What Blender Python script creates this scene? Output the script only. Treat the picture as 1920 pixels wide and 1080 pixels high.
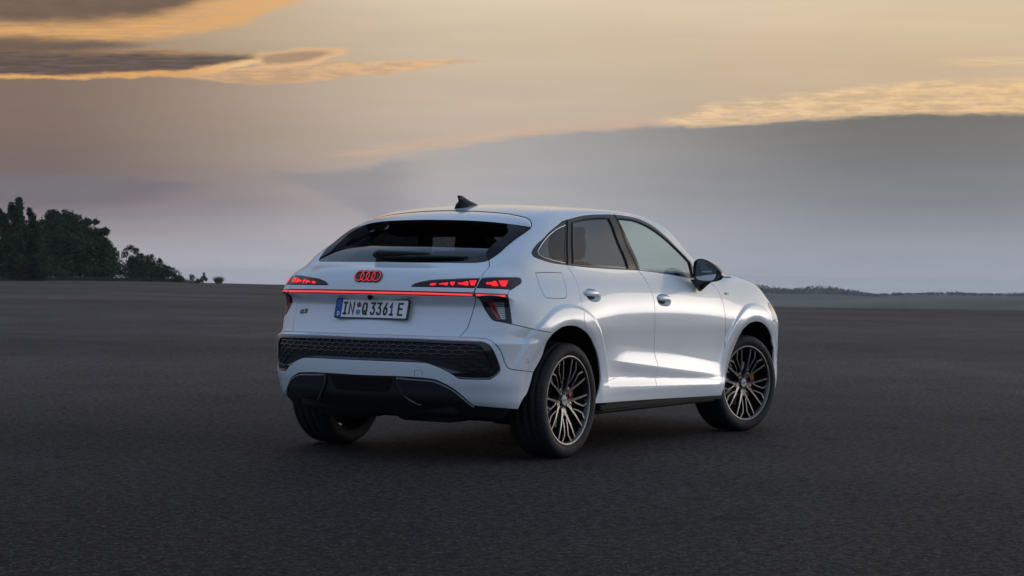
import bpy, bmesh, math, random, json
import numpy as np
from mathutils import Vector, Matrix
from mathutils.geometry import delaunay_2d_cdt
for o in list(bpy.data.objects): bpy.data.objects.remove(o)
SC=bpy.context.scene
COL=SC.collection
random.seed(4); RNG=np.random.default_rng(7)
# ------------------------------------------------------------------ camera
CAM_P=Vector((-9.8318,-6.4274,1.0735))
CF=Vector((0.85676,0.51570,-0.00439));CR=Vector((0.51570,-0.85664,0.0150));CU=Vector((-0.00397,0.01511,0.99988))
cd=bpy.data.cameras.new('camera');cam=bpy.data.objects.new('camera',cd);COL.objects.link(cam)
CF.normalize();CR=(CR-CR.dot(CF)*CF).normalized();CU=CR.cross(CF)
M=Matrix((CR,CU,-CF)).transposed().to_4x4();M.translation=CAM_P
cam.matrix_world=M
cd.sensor_width=36.0;cd.lens=3500/1920*36;cd.clip_start=.1;cd.clip_end=60000
cd.dof.use_dof=True;cd.dof.focus_distance=11.6;cd.dof.aperture_fstop=14.0
SC.camera=cam
# ------------------------------------------------------------------ view
SC.view_settings.view_transform='Standard';SC.view_settings.look='None'
SC.view_settings.exposure=0.0;SC.view_settings.gamma=1.0
try: SC.view_settings.use_curve_mapping=False
except Exception: pass
# ------------------------------------------------------------------ node helpers
class NT:
    def __init__(s,tree): s.t=tree;s.n=tree.nodes;s.l=tree.links
    def new(s,ty,**k):
        n=s.n.new(ty)
        for a,b in k.items(): setattr(n,a,b)
        return n
    def put(s,sock,v):
        if isinstance(v,V): s.l.new(v.o,sock)
        elif isinstance(v,bpy.types.NodeSocket): s.l.new(v,sock)
        elif v is not None:
            try: sock.default_value=v
            except Exception:
                sock.default_value=(v,v,v) if not hasattr(v,'__len__') else tuple(v)+(1,)
    def m(s,op,a,b=None,c=None,clamp=False):
        n=s.new('ShaderNodeMath',operation=op,use_clamp=clamp)
        s.put(n.inputs[0],a)
        if b is not None:s.put(n.inputs[1],b)
        if c is not None:s.put(n.inputs[2],c)
        return V(s,n.outputs[0])
    def noise(s,vec,scale,detail=4,rough=.5,dist=0,out='Fac'):
        n=s.new('ShaderNodeTexNoise');s.put(n.inputs['Vector'],vec)
        n.inputs['Scale'].default_value=scale;n.inputs['Detail'].default_value=detail
        n.inputs['Roughness'].default_value=rough;n.inputs['Distortion'].default_value=dist
        return V(s,n.outputs[out])
    def comb(s,x,y,z):
        n=s.new('ShaderNodeCombineXYZ')
        for i,v in enumerate((x,y,z)): s.put(n.inputs[i],v)
        return V(s,n.outputs[0])
    def sep(s,v):
        n=s.new('ShaderNodeSeparateXYZ');s.put(n.inputs[0],v);return [V(s,o) for o in n.outputs]
    def mix(s,f,a,b,mode='MIX'):
        n=s.new('ShaderNodeMix',data_type='RGBA',blend_type=mode);n.clamp_factor=True
        s.put(n.inputs[0],f)
        for sock,v in ((n.inputs[6],a),(n.inputs[7],b)):
            if isinstance(v,(tuple,list)): sock.default_value=tuple(v)[:3]+(1,)
            else: s.put(sock,v)
        return V(s,n.outputs[2])
    def ramp(s,f,stops,interp='LINEAR'):
        n=s.new('ShaderNodeValToRGB');n.color_ramp.interpolation=interp
        e=n.color_ramp.elements
        while len(e)>1: e.remove(e[-1])
        for i,(p,c) in enumerate(stops):
            el=e[0] if i==0 else e.new(p)
            el.position=p;el.color=tuple(c)[:3]+(1,)
        s.put(n.inputs[0],f);return V(s,n.outputs[0])
    def sm(s,a,b,x):
        n=s.new('ShaderNodeMapRange',interpolation_type='SMOOTHSTEP')
        s.put(n.inputs[0],x);n.inputs[1].default_value=a;n.inputs[2].default_value=b
        if a>b:
            n.inputs[1].default_value=b;n.inputs[2].default_value=a
            n.inputs[3].default_value=1;n.inputs[4].default_value=0
        return V(s,n.outputs[0])
    def lin(s,x,a,b,c=0,d=1):
        n=s.new('ShaderNodeMapRange');s.put(n.inputs[0],x)
        for i,v in enumerate((a,b,c,d)): n.inputs[i+1].default_value=v
        return V(s,n.outputs[0])
class V:
    def __init__(s,t,o): s.t=t;s.o=o
    def __add__(a,b): return a.t.m('ADD',a,b)
    def __radd__(a,b): return a.t.m('ADD',b,a)
    def __sub__(a,b): return a.t.m('SUBTRACT',a,b)
    def __rsub__(a,b): return a.t.m('SUBTRACT',b,a)
    def __mul__(a,b): return a.t.m('MULTIPLY',a,b)
    def __rmul__(a,b): return a.t.m('MULTIPLY',b,a)
    def __truediv__(a,b): return a.t.m('DIVIDE',a,b)
def srgb(r,g,b):
    f=lambda v:(v/255/12.92) if v/255<=.04045 else ((v/255+.055)/1.055)**2.4
    return (f(r),f(g),f(b))
# ------------------------------------------------------------------ sky: dusk, warm glow ahead and to the right, blue dome overhead
SUN_AZ=math.radians(-31);SUN_EL=math.radians(5)   # car frame: x ahead, y left; glow ahead and to the right of the car
W_=bpy.data.worlds.new('World');SC.world=W_;W_.use_nodes=True
w=NT(W_.node_tree);w.n.clear()
def build_sky():
    tc=w.new('ShaderNodeTexCoord');x,y,z=w.sep(tc.outputs['Generated'])
    yaw=math.atan2(CF.y,CF.x)
    fwd=x*math.cos(yaw)+y*math.sin(yaw); rgt=x*math.sin(yaw)-y*math.cos(yaw)
    u=w.m('ARCTAN2',rgt,fwd)*57.29578          # degrees to the right of the viewing direction
    el=w.m('ARCSINE',w.m('MINIMUM',w.m('MAXIMUM',z,-1.0),1.0))*57.29578
    # the whole dusk tilts with the plateau by a degree
    uc=w.m('MINIMUM',w.m('ABSOLUTE',u),22.);e=el*(1.0+uc*uc*.000152)-.0155*u*w.sm(60,25,w.m('ABSOLUTE',u))
    P=w.comb(u,e,0.0)
    Pw=w.comb(u*.10,e*.9,0.0)                  # stretched for layered cloud
    n1=w.noise(Pw,.8,5,.55); n2=w.noise(Pw,2.6,6,.6); n3=w.noise(w.comb(u*.35,e*1.3,3.),1.6,7,.62)
    t=w.lin(e,-1,14,0,1)
    def q(yy): return (((529-yy)/61.)+1)/15.   # picture row of the photograph -> ramp position
    L=w.ramp(t,[(0,srgb(176,176,186)),(q(525),srgb(175,175,186)),(q(450),srgb(157,153,157)),(q(380),srgb(124,114,120)),(q(320),srgb(118,104,102)),(q(240),srgb(128,110,100)),(q(150),srgb(132,114,102)),(q(60),srgb(165,138,112)),(1.0,srgb(150,140,135))])
    Cc=w.ramp(t,[(0,srgb(181,182,194)),(q(525),srgb(180,181,193)),(q(450),srgb(172,171,180)),(q(380),srgb(168,160,160)),(q(300),srgb(190,174,160)),(q(200),srgb(198,180,160)),(q(100),srgb(206,187,162)),(q(0),srgb(222,203,178)),(1.0,srgb(222,208,188))])
    R=w.ramp(t,[(0,srgb(160,166,182)),(q(525),srgb(158,164,180)),(q(450),srgb(160,160,166)),(q(330),srgb(165,155,145)),(q(230),srgb(194,172,144)),(q(120),srgb(208,184,154)),(q(0),srgb(217,197,167)),(1.0,srgb(230,218,198))])
    base=w.mix(w.sm(-15,-1,u),L,Cc);base=w.mix(w.sm(0,13,u),base,R)
    # p: hundreds of picture columns, q: hundreds of rows below the top of the view, both plain functions of bearing and height
    p=w.m('TANGENT',w.m('MULTIPLY',w.m('MINIMUM',w.m('MAXIMUM',u,-50.),50.),.0174533))*35.0+9.6
    q0=5.286-e*.61
    def fc(x,x0,x1,y1,pts):
        n=w.new('ShaderNodeFloatCurve');c=n.mapping.curves[0]
        P_=[((a_-x0)/(x1-x0),b_/y1) for a_,b_ in pts]
        while len(c.points)>2: c.points.remove(c.points[1])
        c.points[0].location=P_[0];c.points[1].location=P_[-1]
        for t_ in P_[1:-1]: c.points.new(*t_)
        n.mapping.update();w.put(n.inputs['Value'],w.lin(x,x0,x1,0,1));return V(w,n.outputs[0])*y1
    wa=w.noise(w.comb(p*.55,q0*2.2,0.),1.,5,.55);wb=w.noise(w.comb(p*.9,q0*4.5,7.),1.6,6,.62);wc=w.noise(w.comb(p*.7+q0*.9,q0*13.,3.),2.0,7,.62,.25)
    pw_=p+(wb-.5)*.9+(wa-.5)*.9; q=q0+(wa-.5)*.22+(wb-.5)*.16
    fil=w.sm(.30,.68,wc)                         # fine streaks
    def band(x0,x1,top,bot,st=.06,sb=.04,sx0=.5,sx1=.5,x=None,y=None):
        x=p if x is None else x;y=q if y is None else y
        t_=fc(p,-2.,22.,6.,top) if top else -9.;b_=fc(p,-2.,22.,6.,bot)
        return w.sm(-st,st,y-t_)*w.sm(-sb,sb,b_-y)*w.sm(x0-sx0,x0+sx0,x)*w.sm(x1+sx1,x1-sx1,x)
    # grey bank on the right; its upper edge climbs slowly to the right, a thin tongue reaches left
    qe=q0+(wb-.5)*.22+(wa-.5)*.10+(wc-.5)*.10
    topE=[(-2,3.1),(4.8,3.22),(6.6,3.2),(7.6,2.9),(9,2.68),(10.5,2.52),(12.4,2.40),(14,2.36),(16,2.22),(19.2,2.18),(22,2.15)]
    botE=[(-2,3.3),(4.9,3.36),(5.8,3.62),(6.6,3.95),(7.6,4.6),(9,5.6),(22,5.9)]
    bank=band(5.0,30,topE,botE,.09,.22,.25,1,x=pw_,y=qe)*w.sm(4.7,12.5,p+2.0)
    bankcol=w.ramp(w.lin(q0,2.1,5.4,0,1),[(0,srgb(107,107,106)),(.25,srgb(116,118,120)),(.5,srgb(128,132,138)),(.75,srgb(148,153,163)),(1,srgb(163,169,182))])
    bankC=w.mix(w.sm(8.,17.,p),w.ramp(w.lin(q0,2.5,5.4,0,1),[(0,srgb(168,166,165)),(.4,srgb(174,173,176)),(1,srgb(176,178,194))]),bankcol)
    base=w.mix(bank*.92,base,bankC)
    tong=band(4.95,7.6,[(-2,3.2),(4.8,3.24),(6.6,3.22),(7.6,3.0),(22,3)],[(-2,3.3),(4.9,3.36),(5.8,3.62),(6.6,3.95),(7.6,4.5),(22,4.5)],.08,.22,.15,.7,x=p+(wb-.5)*.6,y=qe)
    base=w.mix(tong*.48,base,srgb(133,131,138))
    pink=band(5.2,8.2,[(-2,3.5),(5.2,3.5),(6.6,3.95),(8,4.6),(22,4.6)],[(-2,4.4),(8,5.0),(22,5)],.10,.3,.8,.8,y=qe)
    base=w.mix(pink*.12,base,srgb(198,184,180))
    # lit ragged streak above the bank
    up_=[(-2,2.3),(12.2,2.34),(13.2,2.08),(14.5,1.90),(16,1.74),(17.5,1.62),(22,1.58)]
    lo_=[(-2,2.4),(12.4,2.42),(14,2.37),(16,2.22),(19.2,2.18),(22,2.16)]
    st=band(12.5,30,up_,lo_,.10,.035,.35,1,x=pw_,y=qe)
    den=w.m('MINIMUM',fil*.75+w.sm(.35,.62,wb)*.55,1.0)
    base=w.mix(st*den,base,w.mix(w.sm(14,19,p),srgb(240,206,164),srgb(236,198,150)))
    base=w.mix(st*w.sm(.62,.42,wb)*.35,base,srgb(196,164,128))
    wis=band(6.3,12.6,[(-2,2.9),(6.5,2.86),(9,2.50),(11,2.36),(12.6,2.30),(22,2.3)],[(-2,3.05),(6.5,2.98),(9,2.74),(11,2.52),(12.6,2.42),(22,2.4)],.09,.04,.6,.6,y=qe)
    base=w.mix(wis*(fil*.6+.12),base,srgb(208,176,154))
    wis2=band(17.9,30,[(-2,1.2),(22,1.12)],[(-2,1.32),(22,1.30)],.05,.05,.6,1)
    base=w.mix(wis2*fil*.7,base,srgb(240,206,156))
    # dim slabs lower left
    sl1=band(-5,3.9,[(-2,3.30),(2,3.34),(3.9,3.48),(22,3.5)],[(-2,3.75),(2,3.85),(3.9,3.52),(22,3.6)],.07,.18,1,.5,y=qe)
    base=w.mix(sl1*.7,base,srgb(118,114,122))
    # upper left: torn grey cloud over burning undersides
    cream=srgb(240,196,142);fire=srgb(226,170,108)
    g1=band(-5,5.6,None,[(-2,.80),(2,.84),(4.2,.62),(5.6,.12),(22,.1)],.14,.12,1,.7,x=pw_)
    base=w.mix(g1*(fil*.45+.5),base,fire)
    g2=band(-5,3.8,None,[(-2,.44),(1.4,.50),(2.9,.34),(3.9,.08),(22,0)],.2,.16,1,.5,x=pw_)
    base=w.mix(g2*.88,base,w.mix(wb,srgb(66,63,66),srgb(112,100,92)))
    g3=band(-5,4.9,[(-2,.95),(2,1.02),(4.9,1.05),(22,1.1)],[(-2,1.50),(2,1.53),(3.6,1.48),(4.9,1.22),(22,1.2)],.10,.025,1,.15,x=pw_)
    base=w.mix(g3*.95,base,w.mix(w.sm(3.2,4.6,p),fire,cream))
    g4=band(3.4,8.7,[(-2,1.35),(3.6,1.42),(5,1.26),(7,1.20),(8.7,1.20),(22,1.2)],[(-2,1.6),(3.6,1.54),(5.5,1.60),(7.2,1.44),(8.7,1.26),(22,1.2)],.05,.035,.5,.5,x=p+(wb-.5)*.5)
    base=w.mix(g4*(fil*.55+.40),base,srgb(230,182,132))
    base=w.mix(g4*w.sm(.60,.40,wb)*.40,base,srgb(160,136,116))
    g5=band(4.75,6.45,[(-2,1.1),(4.7,1.08),(5.6,.97),(6.4,.98),(22,1)],[(-2,1.2),(4.9,1.34),(5.8,1.26),(6.4,1.10),(22,1.1)],.05,.035,.12,.12,x=p+(wb-.5)*.35)
    base=w.mix(g5*.85,base,srgb(228,184,138))
    g5b=band(4.85,6.1,[(-2,1.1),(4.7,1.12),(5.6,1.03),(6.4,1.03),(22,1)],[(-2,1.2),(4.9,1.26),(5.7,1.19),(6.2,1.08),(22,1.1)],.06,.05,.12,.25,x=p+(wb-.5)*.35)
    base=w.mix(g5b*.75,base,srgb(150,126,110))
    g6=band(-5,4.7,[(-2,.96),(2,1.03),(4.7,1.05),(22,1.1)],[(-2,1.42),(1.5,1.45),(3.4,1.38),(4.7,1.17),(22,1.1)],.10,.05,1,.3,x=pw_)
    base=w.mix(g6*.94,base,w.mix(w.sm(.35,.7,wc),srgb(74,72,76),srgb(104,92,88)))
    g7=band(-5,2.5,[(-2,.74),(1.2,.78),(2.5,.84),(22,.9)],[(-2,1.05),(1.2,1.04),(2.5,.96),(22,.9)],.10,.10,1,.6,x=pw_)
    base=w.mix(g7*.82,base,w.mix(wb,srgb(70,68,72),srgb(116,98,88)))
    # faint layering everywhere
    lay=w.lin(n1,.3,.7,.955,1.045)*w.lin(n2,.3,.7,.98,1.02)
    base=w.mix(1.0,base,w.comb(lay,lay,lay),'MULTIPLY')
    # outside the frame: dome turns to open blue-grey dusk overhead and behind, glow low on the right where the sun is
    up=w.sm(11,38,e)
    dome=w.ramp(w.lin(e,0,90,0,1),[(0,(.31,.38,.49)),(.15,(.30,.385,.52)),(.4,(.25,.34,.50)),(1,(.20,.28,.43))])
    behind=w.sm(25,105,w.m('ABSOLUTE',u-6.))
    f=w.m('MAXIMUM',up,behind)
    sky=w.mix(f,base,dome)
    # sun glow
    sd=(math.cos(SUN_EL)*math.cos(SUN_AZ),math.cos(SUN_EL)*math.sin(SUN_AZ),math.sin(SUN_EL))
    dt=x*sd[0]+y*sd[1]+z*sd[2]
    # a long, low band of open evening sky under the cloud deck, strongest round the sun
    ua=(u-62.)/36.;eb=(el-3.)/6.0
    g=w.m('POWER',2.71828,0.-(ua*ua+eb*eb))*GLOW_A
    ua2=(u-66.)/60.;eb2=(el-6.)/15.
    g2=w.m('POWER',2.71828,0.-(ua2*ua2+eb2*eb2))*GLOW_B
    gg=(g+g2)*w.sm(14,34,u)                     # the cloud bank in view hides the glow
    glow=w.mix(1.0,w.comb(gg,gg,gg),(1.0,.92,.84),'MULTIPLY')
    sky=w.mix(1.0,sky,glow,'ADD')
    nish=w.new('ShaderNodeTexSky',sky_type='NISHITA');nish.sun_disc=False
    nish.sun_elevation=SUN_EL;nish.sun_rotation=math.pi/2-SUN_AZ
    bg=w.new('ShaderNodeBackground');w.put(bg.inputs[0],sky);bg.inputs[1].default_value=1.0
    bg2=w.new('ShaderNodeBackground');w.put(bg2.inputs[0],w.mix(w.sm(14,40,e)*.9,(0,0,0),V(w,nish.outputs[0])));bg2.inputs[1].default_value=0.05
    ad=w.new('ShaderNodeAddShader');w.l.new(bg.outputs[0],ad.inputs[0]);w.l.new(bg2.outputs[0],ad.inputs[1])
    out=w.new('ShaderNodeOutputWorld');w.l.new(ad.outputs[0],out.inputs[0])
GLOW_A,GLOW_B=3.1,.17
build_sky()
# ------------------------------------------------------------------ sun: low, soft, behind thin cloud
sl=bpy.data.lights.new('sun','SUN');so=bpy.data.objects.new('sun',sl);COL.objects.link(so)
sl.energy=.22;sl.angle=math.radians(24);sl.color=(1,.86,.70)
dv=Vector((math.cos(SUN_EL)*math.cos(SUN_AZ),math.cos(SUN_EL)*math.sin(SUN_AZ),math.sin(SUN_EL)))
so.rotation_euler=(-dv).to_track_quat('-Z','Y').to_euler()
# ------------------------------------------------------------------ tagging helpers
def tag(o,label=None,cat=None,group=None,kind=None):
    for k,v in (('label',label),('category',cat),('group',group),('kind',kind)):
        if v: o[k]=v
    return o
def link(name,me,parent=None,mat=None):
    o=bpy.data.objects.new(name,me);COL.objects.link(o)
    if parent is not None:o.parent=parent
    if mat is not None and not me.materials: me.materials.append(mat)
    return o
def empty(name,loc=(0,0,0),parent=None):
    o=bpy.data.objects.new(name,None);COL.objects.link(o);o.location=loc
    o.empty_display_size=.2
    if parent is not None:o.parent=parent
    return o
# ------------------------------------------------------------------ materials
MT={}
def mat(name,base=(.8,.8,.8),rough=.5,metal=0,coat=0,coat_r=.03,spec=.5,emit=None,es=0,fn=None,**kw):
    m=bpy.data.materials.new(name);m.use_nodes=True
    nt=NT(m.node_tree);b=m.node_tree.nodes['Principled BSDF']
    b.inputs['Base Color'].default_value=tuple(base)+(1,);b.inputs['Roughness'].default_value=rough
    b.inputs['Metallic'].default_value=metal;b.inputs['Coat Weight'].default_value=coat
    b.inputs['Coat Roughness'].default_value=coat_r;b.inputs['Specular IOR Level'].default_value=spec
    if emit: b.inputs['Emission Color'].default_value=tuple(emit)+(1,);b.inputs['Emission Strength'].default_value=es
    if fn: fn(nt,b)
    MT[name]=m;return m
def bump(nt,b,h,strength,dist):
    bn=nt.new('ShaderNodeBump');bn.inputs['Strength'].default_value=strength;bn.inputs['Distance'].default_value=dist
    nt.put(bn.inputs['Height'],h);nt.l.new(bn.outputs[0],b.inputs['Normal'])
def objco(nt): return nt.new('ShaderNodeTexCoord').outputs['Object']
def f_paint(nt,b):
    co=objco(nt);n=nt.noise(co,2.2,3,.5)
    nt.put(b.inputs['Base Color'],nt.mix(nt.lin(n,.35,.65,0,1),(.72,.765,.82),(.74,.78,.83)))
    d=nt.noise(co,30,3,.6);nt.put(b.inputs['Coat Roughness'],nt.lin(d,.3,.8,.015,.05))
mat('paint_white',(.71,.745,.795),.40,.10,1.0,.03,fn=f_paint)
mat('gloss_black',(.008,.008,.010),.16,0,.6,.03)
mat('satin_black',(.018,.018,.020),.38)
mat('pod_black',(.022,.024,.028),.30,spec=.6)
def f_plastic(nt,b):
    co=objco(nt);n=nt.noise(co,420,2,.6);bump(nt,b,n,.25,.001)
mat('grained_black',(.020,.020,.023),.48,fn=f_plastic)
mat('liner_black',(.006,.006,.007),.8)
mat('shell_dark',(.012,.012,.014),.75)
mat('headliner',(.16,.16,.165),.9)
mat('seat_dark',(.022,.022,.026),.7)
mat('trim_strip',(.026,.025,.026),.32,.0,.0,.1,spec=.35)
mat('fin_black',(.008,.009,.012),.20,spec=.13)
mat('fin_edge',(.16,.175,.20),.22,.5,.6,.05)
def f_tyre(nt,b):
    co=objco(nt);n=nt.noise(co,18,4,.6);n2=nt.noise(co,260,2,.5)
    nt.put(b.inputs['Base Color'],nt.mix(nt.lin(n,.3,.7,0,1),(.014,.014,.015),(.026,.026,.028)))
    bump(nt,b,n2,.3,.001)
mat('tyre_rubber',(.02,.02,.021),.66,spec=.25,fn=f_tyre)
def f_rim(nt,b):
    co=objco(nt);n=nt.noise(co,60,3,.6);nt.put(b.inputs['Roughness'],nt.lin(n,.3,.7,.26,.40))
mat('rim_bronze',(.145,.138,.134),.34,.85,.2,.1,fn=f_rim)
mat('rim_black',(.010,.010,.012),.22,.2,.5,.05)
mat('disc_steel',(.42,.43,.45),.28,1.0)
mat('caliper_red',(.24,.008,.010),.35,0,.5,.05)
mat('chrome',(.6,.6,.62),.12,1.0)
mat('grey_metal',(.25,.26,.28),.3,.9)
mat('lamp_red',(.030,.002,.009),.10,0,.35,.02,spec=.3)
mat('lamp_clear',(.018,.018,.021),.10,.2,.35,.02,spec=.3)
mat('blade_grey',(.075,.085,.105),.28,.55)
mat('lamp_reflector',(.34,.014,.022),.25,0,1.0,.02)
mat('lamp_slat',(.42,.42,.44),.25,.8)
mat('led_red',(.25,.004,.004),.3,emit=(1.0,.016,.018),es=1.05)
mat('led_bar',(.25,.01,.01),.3,emit=(1.0,.050,.048),es=1.0)
mat('brake_red',(.045,.003,.005),.3)
mat('plate_white',(.86,.86,.86),.35)
mat('plate_blue',(.008,.06,.40),.35)
mat('plate_black',(.01,.01,.012),.35)
mat('seal_red',(.22,.03,.05),.4)
mat('seal_blue',(.10,.24,.42),.4)
def glassmat(name,tint,ior=1.5,extra=.0):
    m=bpy.data.materials.new(name);m.use_nodes=True;nt=NT(m.node_tree);nt.n.clear()
    tr=nt.new('ShaderNodeBsdfTransparent');tr.inputs[0].default_value=tuple(tint)+(1,)
    gl=nt.new('ShaderNodeBsdfGlossy');gl.inputs['Roughness'].default_value=.012;gl.inputs[0].default_value=(.95,.97,1,1)
    ge=nt.new('ShaderNodeNewGeometry');dn=nt.new('ShaderNodeVectorMath',operation='DOT_PRODUCT')
    nt.l.new(ge.outputs['Incoming'],dn.inputs[0]);nt.l.new(ge.outputs['Normal'],dn.inputs[1])
    c=nt.m('ABSOLUTE',V(nt,dn.outputs['Value']))
    fac=nt.m('ADD',nt.m('POWER',1.0-c,5.)*.93,.055+extra,clamp=True)
    mx=nt.new('ShaderNodeMixShader');nt.put(mx.inputs[0],fac);nt.l.new(tr.outputs[0],mx.inputs[1]);nt.l.new(gl.outputs[0],mx.inputs[2])
    out=nt.new('ShaderNodeOutputMaterial');nt.l.new(mx.outputs[0],out.inputs[0]);MT[name]=m
glassmat('glass_privacy',(.13,.135,.145),1.5)
glassmat('glass_rear',(.085,.09,.095),1.5,.0)
glassmat('glass_clear',(.80,.90,.86),1.5)

# ---------- body surface (car frame: x forward, Y=half-width >=0, z up) ----------
def _nat(xs,ys):
    # monotone-ish (Catmull) cubic hermite interpolation
    xs=np.array(xs,float);ys=np.array(ys,float)
    h=np.diff(xs);d=np.diff(ys)/h
    m=np.empty_like(ys);m[0]=d[0];m[-1]=d[-1]
    m[1:-1]=(h[1:]*d[:-1]+h[:-1]*d[1:])/(h[1:]+h[:-1])
    def f(x):
        x=np.asarray(x,float)
        i=np.clip(np.searchsorted(xs,x)-1,0,len(xs)-2)
        hh=h[i];t=(x-xs[i])/hh;
        tc=np.clip(t,0,1)
        a=2*tc**3-3*tc**2+1;b=tc**3-2*tc**2+tc;c=-2*tc**3+3*tc**2;e=tc**3-tc**2
        y=a*ys[i]+b*hh*m[i]+c*ys[i+1]+e*hh*m[i+1]
        return y+np.where(t<0,t*hh*m[0],0)+np.where(t>1,(t-1)*hh*m[-1],0)
    return f
def sstep(a,b,x):
    t=np.clip((x-a)/(b-a),0,1);return t*t*t*(t*(6*t-15)+10)
def smax(a,b,k):
    h=np.maximum(k-np.abs(a-b),0)/k
    return np.maximum(a,b)+h*h*h*k/6
# base half width against height (mid door), creases kept apart
prof=_nat([.16,.22,.28,.36,.44,.52,.60,.70,.80,.88,.94,1.00,1.06,1.12],
          [.860,.890,.905,.909,.903,.899,.899,.905,.914,.917,.912,.899,.876,.848])
# greenhouse half width against height
gh=_nat([1.0,1.12,1.2,1.3,1.4,1.5,1.6,1.7],[.895,.852,.828,.785,.735,.675,.60,.50])
# lower body taper with x (subtracted)
taperL=_nat([-1.0,-.6,-.3,0,.4,1.0,1.7,2.3,2.7,3.1,3.4,3.7],[.23,.060,.010,0,.002,0,0,.002,.004,.018,.045,.10])
# upper (shoulder height and above) taper
taperU=_nat([-1.0,-.7,-.4,-.1,.2,.6,1.0,1.6,2.1,2.6,3.0,3.4,3.7],[.17,.115,.070,.035,.016,.005,0,.004,.016,.03,.045,.095,.16])
XR,XF=0.0,2.681
def W(x,z):
    zl=np.minimum(z,1.12)
    w=prof(zl)
    g=gh(z)
    t=sstep(1.02,1.14,z)
    w=w*(1-t)+g*t
    u=sstep(.72,1.10,z)
    w=w-taperL(x)*(1-u)-taperU(x)*u
    # extra taper of the greenhouse towards the tail
    w=w+.028*sstep(.3,1.2,x)*sstep(1.25,1.5,z)
    w=w-.028*sstep(.70,.735,z)*sstep(.97,.80,z)*sstep(-.30,-.55,x)
    w=w-.022*np.exp(-((z-1.15)/.045)**2)*sstep(-.20,-.50,x)
    # lower door sculpture: bulge with a crease at ~.50 (rises slightly to the rear)
    zc=.572-.091*(x-.63)
    amp=sstep(.42,.85,x)*sstep(2.45,1.75,x)
    up=np.clip(1-(z-zc)/(.108-.02*sstep(1.2,2.2,x)),0,1)**1.3
    dn=np.exp(-((np.maximum(zc-z,0))/.060)**2)
    w=w+amp*.0095*np.where(z>zc,up,dn)
    # rocker: second crease below a ledge
    zc2=.419-.036*(x-.54)
    amp2=sstep(.35,.75,x)*sstep(2.5,1.9,x)
    up=np.clip(1-(z-zc2)/.050,0,1)**1.2;dn=np.exp(-((np.maximum(zc2-z,0))/.05)**2)
    w=w+amp2*.0062*np.where(z>zc2,up,dn)
    # quattro blisters (broad) and wheel arch rings (ledge)
    for xw,a in ((XR-.01,.020),(XF+.08,.016)):
        dx=x-xw
        w=w+a*np.exp(-(dx/.52)**4)*np.exp(-((z-.80)/.20)**2)
        r=np.hypot(dx*1.0,(z-.36))
        ring=1-sstep(.550,.576,r)
        low=sstep(.34,.66,z)
        w=w+.013*ring*low
        # lip rolling inwards to the opening
        w=w-.015*(1-sstep(.39,.50,r))
    # front: fender narrows in toward the nose is in the taper; recess over rocker behind front wheel
    return w
# rear centre profile x(z)
rearp=_nat([.16,.24,.31,.36,.44,.50,.60,.68,.715,.745,.78,.83,.88,.93,.955,.97,1.00,1.04,1.08,1.12,1.2,1.6],
           [-.62,-.70,-.80,-.86,-.885,-.895,-.900,-.893,-.880,-.842,-.820,-.797,-.775,-.775,-.797,-.830,-.828,-.818,-.802,-.782,-.74,-.50])
def Rr(Y,z):
    q=.285+0*z
    return rearp(z)+q*Y**2
frontp=_nat([.16,.26,.36,.5,.62,.72,.80,.88,.95,1.02,1.1,1.7],[3.45,3.54,3.58,3.605,3.61,3.595,3.565,3.49,3.395,3.31,3.25,3.25])
def Rf(Y,z):
    return frontp(z)-.27*Y**2
roofp=_nat([-1.0,-.80,-.72,-.66,-.62,-.55,-.40,-.20,0.0,.15,.30,.5,.7,.95,1.2,1.45,1.62,1.75,2.0,2.3,2.48,2.62,2.9,3.2,3.4,3.6],
           [1.06,1.118,1.140,1.158,1.178,1.218,1.303,1.415,1.490,1.522,1.544,1.562,1.570,1.576,1.574,1.556,1.525,1.485,1.378,1.238,1.165,1.165,1.143,1.092,1.03,.95])
def T(x,Y):
    q=.32*sstep(.45,-.15,x)-.28*sstep(1.5,2.1,x)
    xe=x-q*Y**2
    return roofp(xe)-(.095-.07*sstep(.1,-.4,x)-.05*sstep(2.2,2.7,x))*Y**2
def F(x,Y,z):
    a=Y-W(x,z)
    b=(z-T(x,Y))*(.93)
    c=Rr(Y,z)-x
    d=x-Rf(Y,z)
    kt=.11-.045*sstep(.5,1.2,x)
    kt=kt*(1-.35*sstep(2.2,2.6,x))
    e=smax(a,b,kt)
    kr=.16+.10*sstep(.95,.60,z)+.10*sstep(.50,.36,z)
    e=smax(e,c,np.where(Y<.3,.06,.06)+0*z if False else kr*sstep(.35,.62,Y)+.035)
    e=smax(e,d,.16)
    return e
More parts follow.
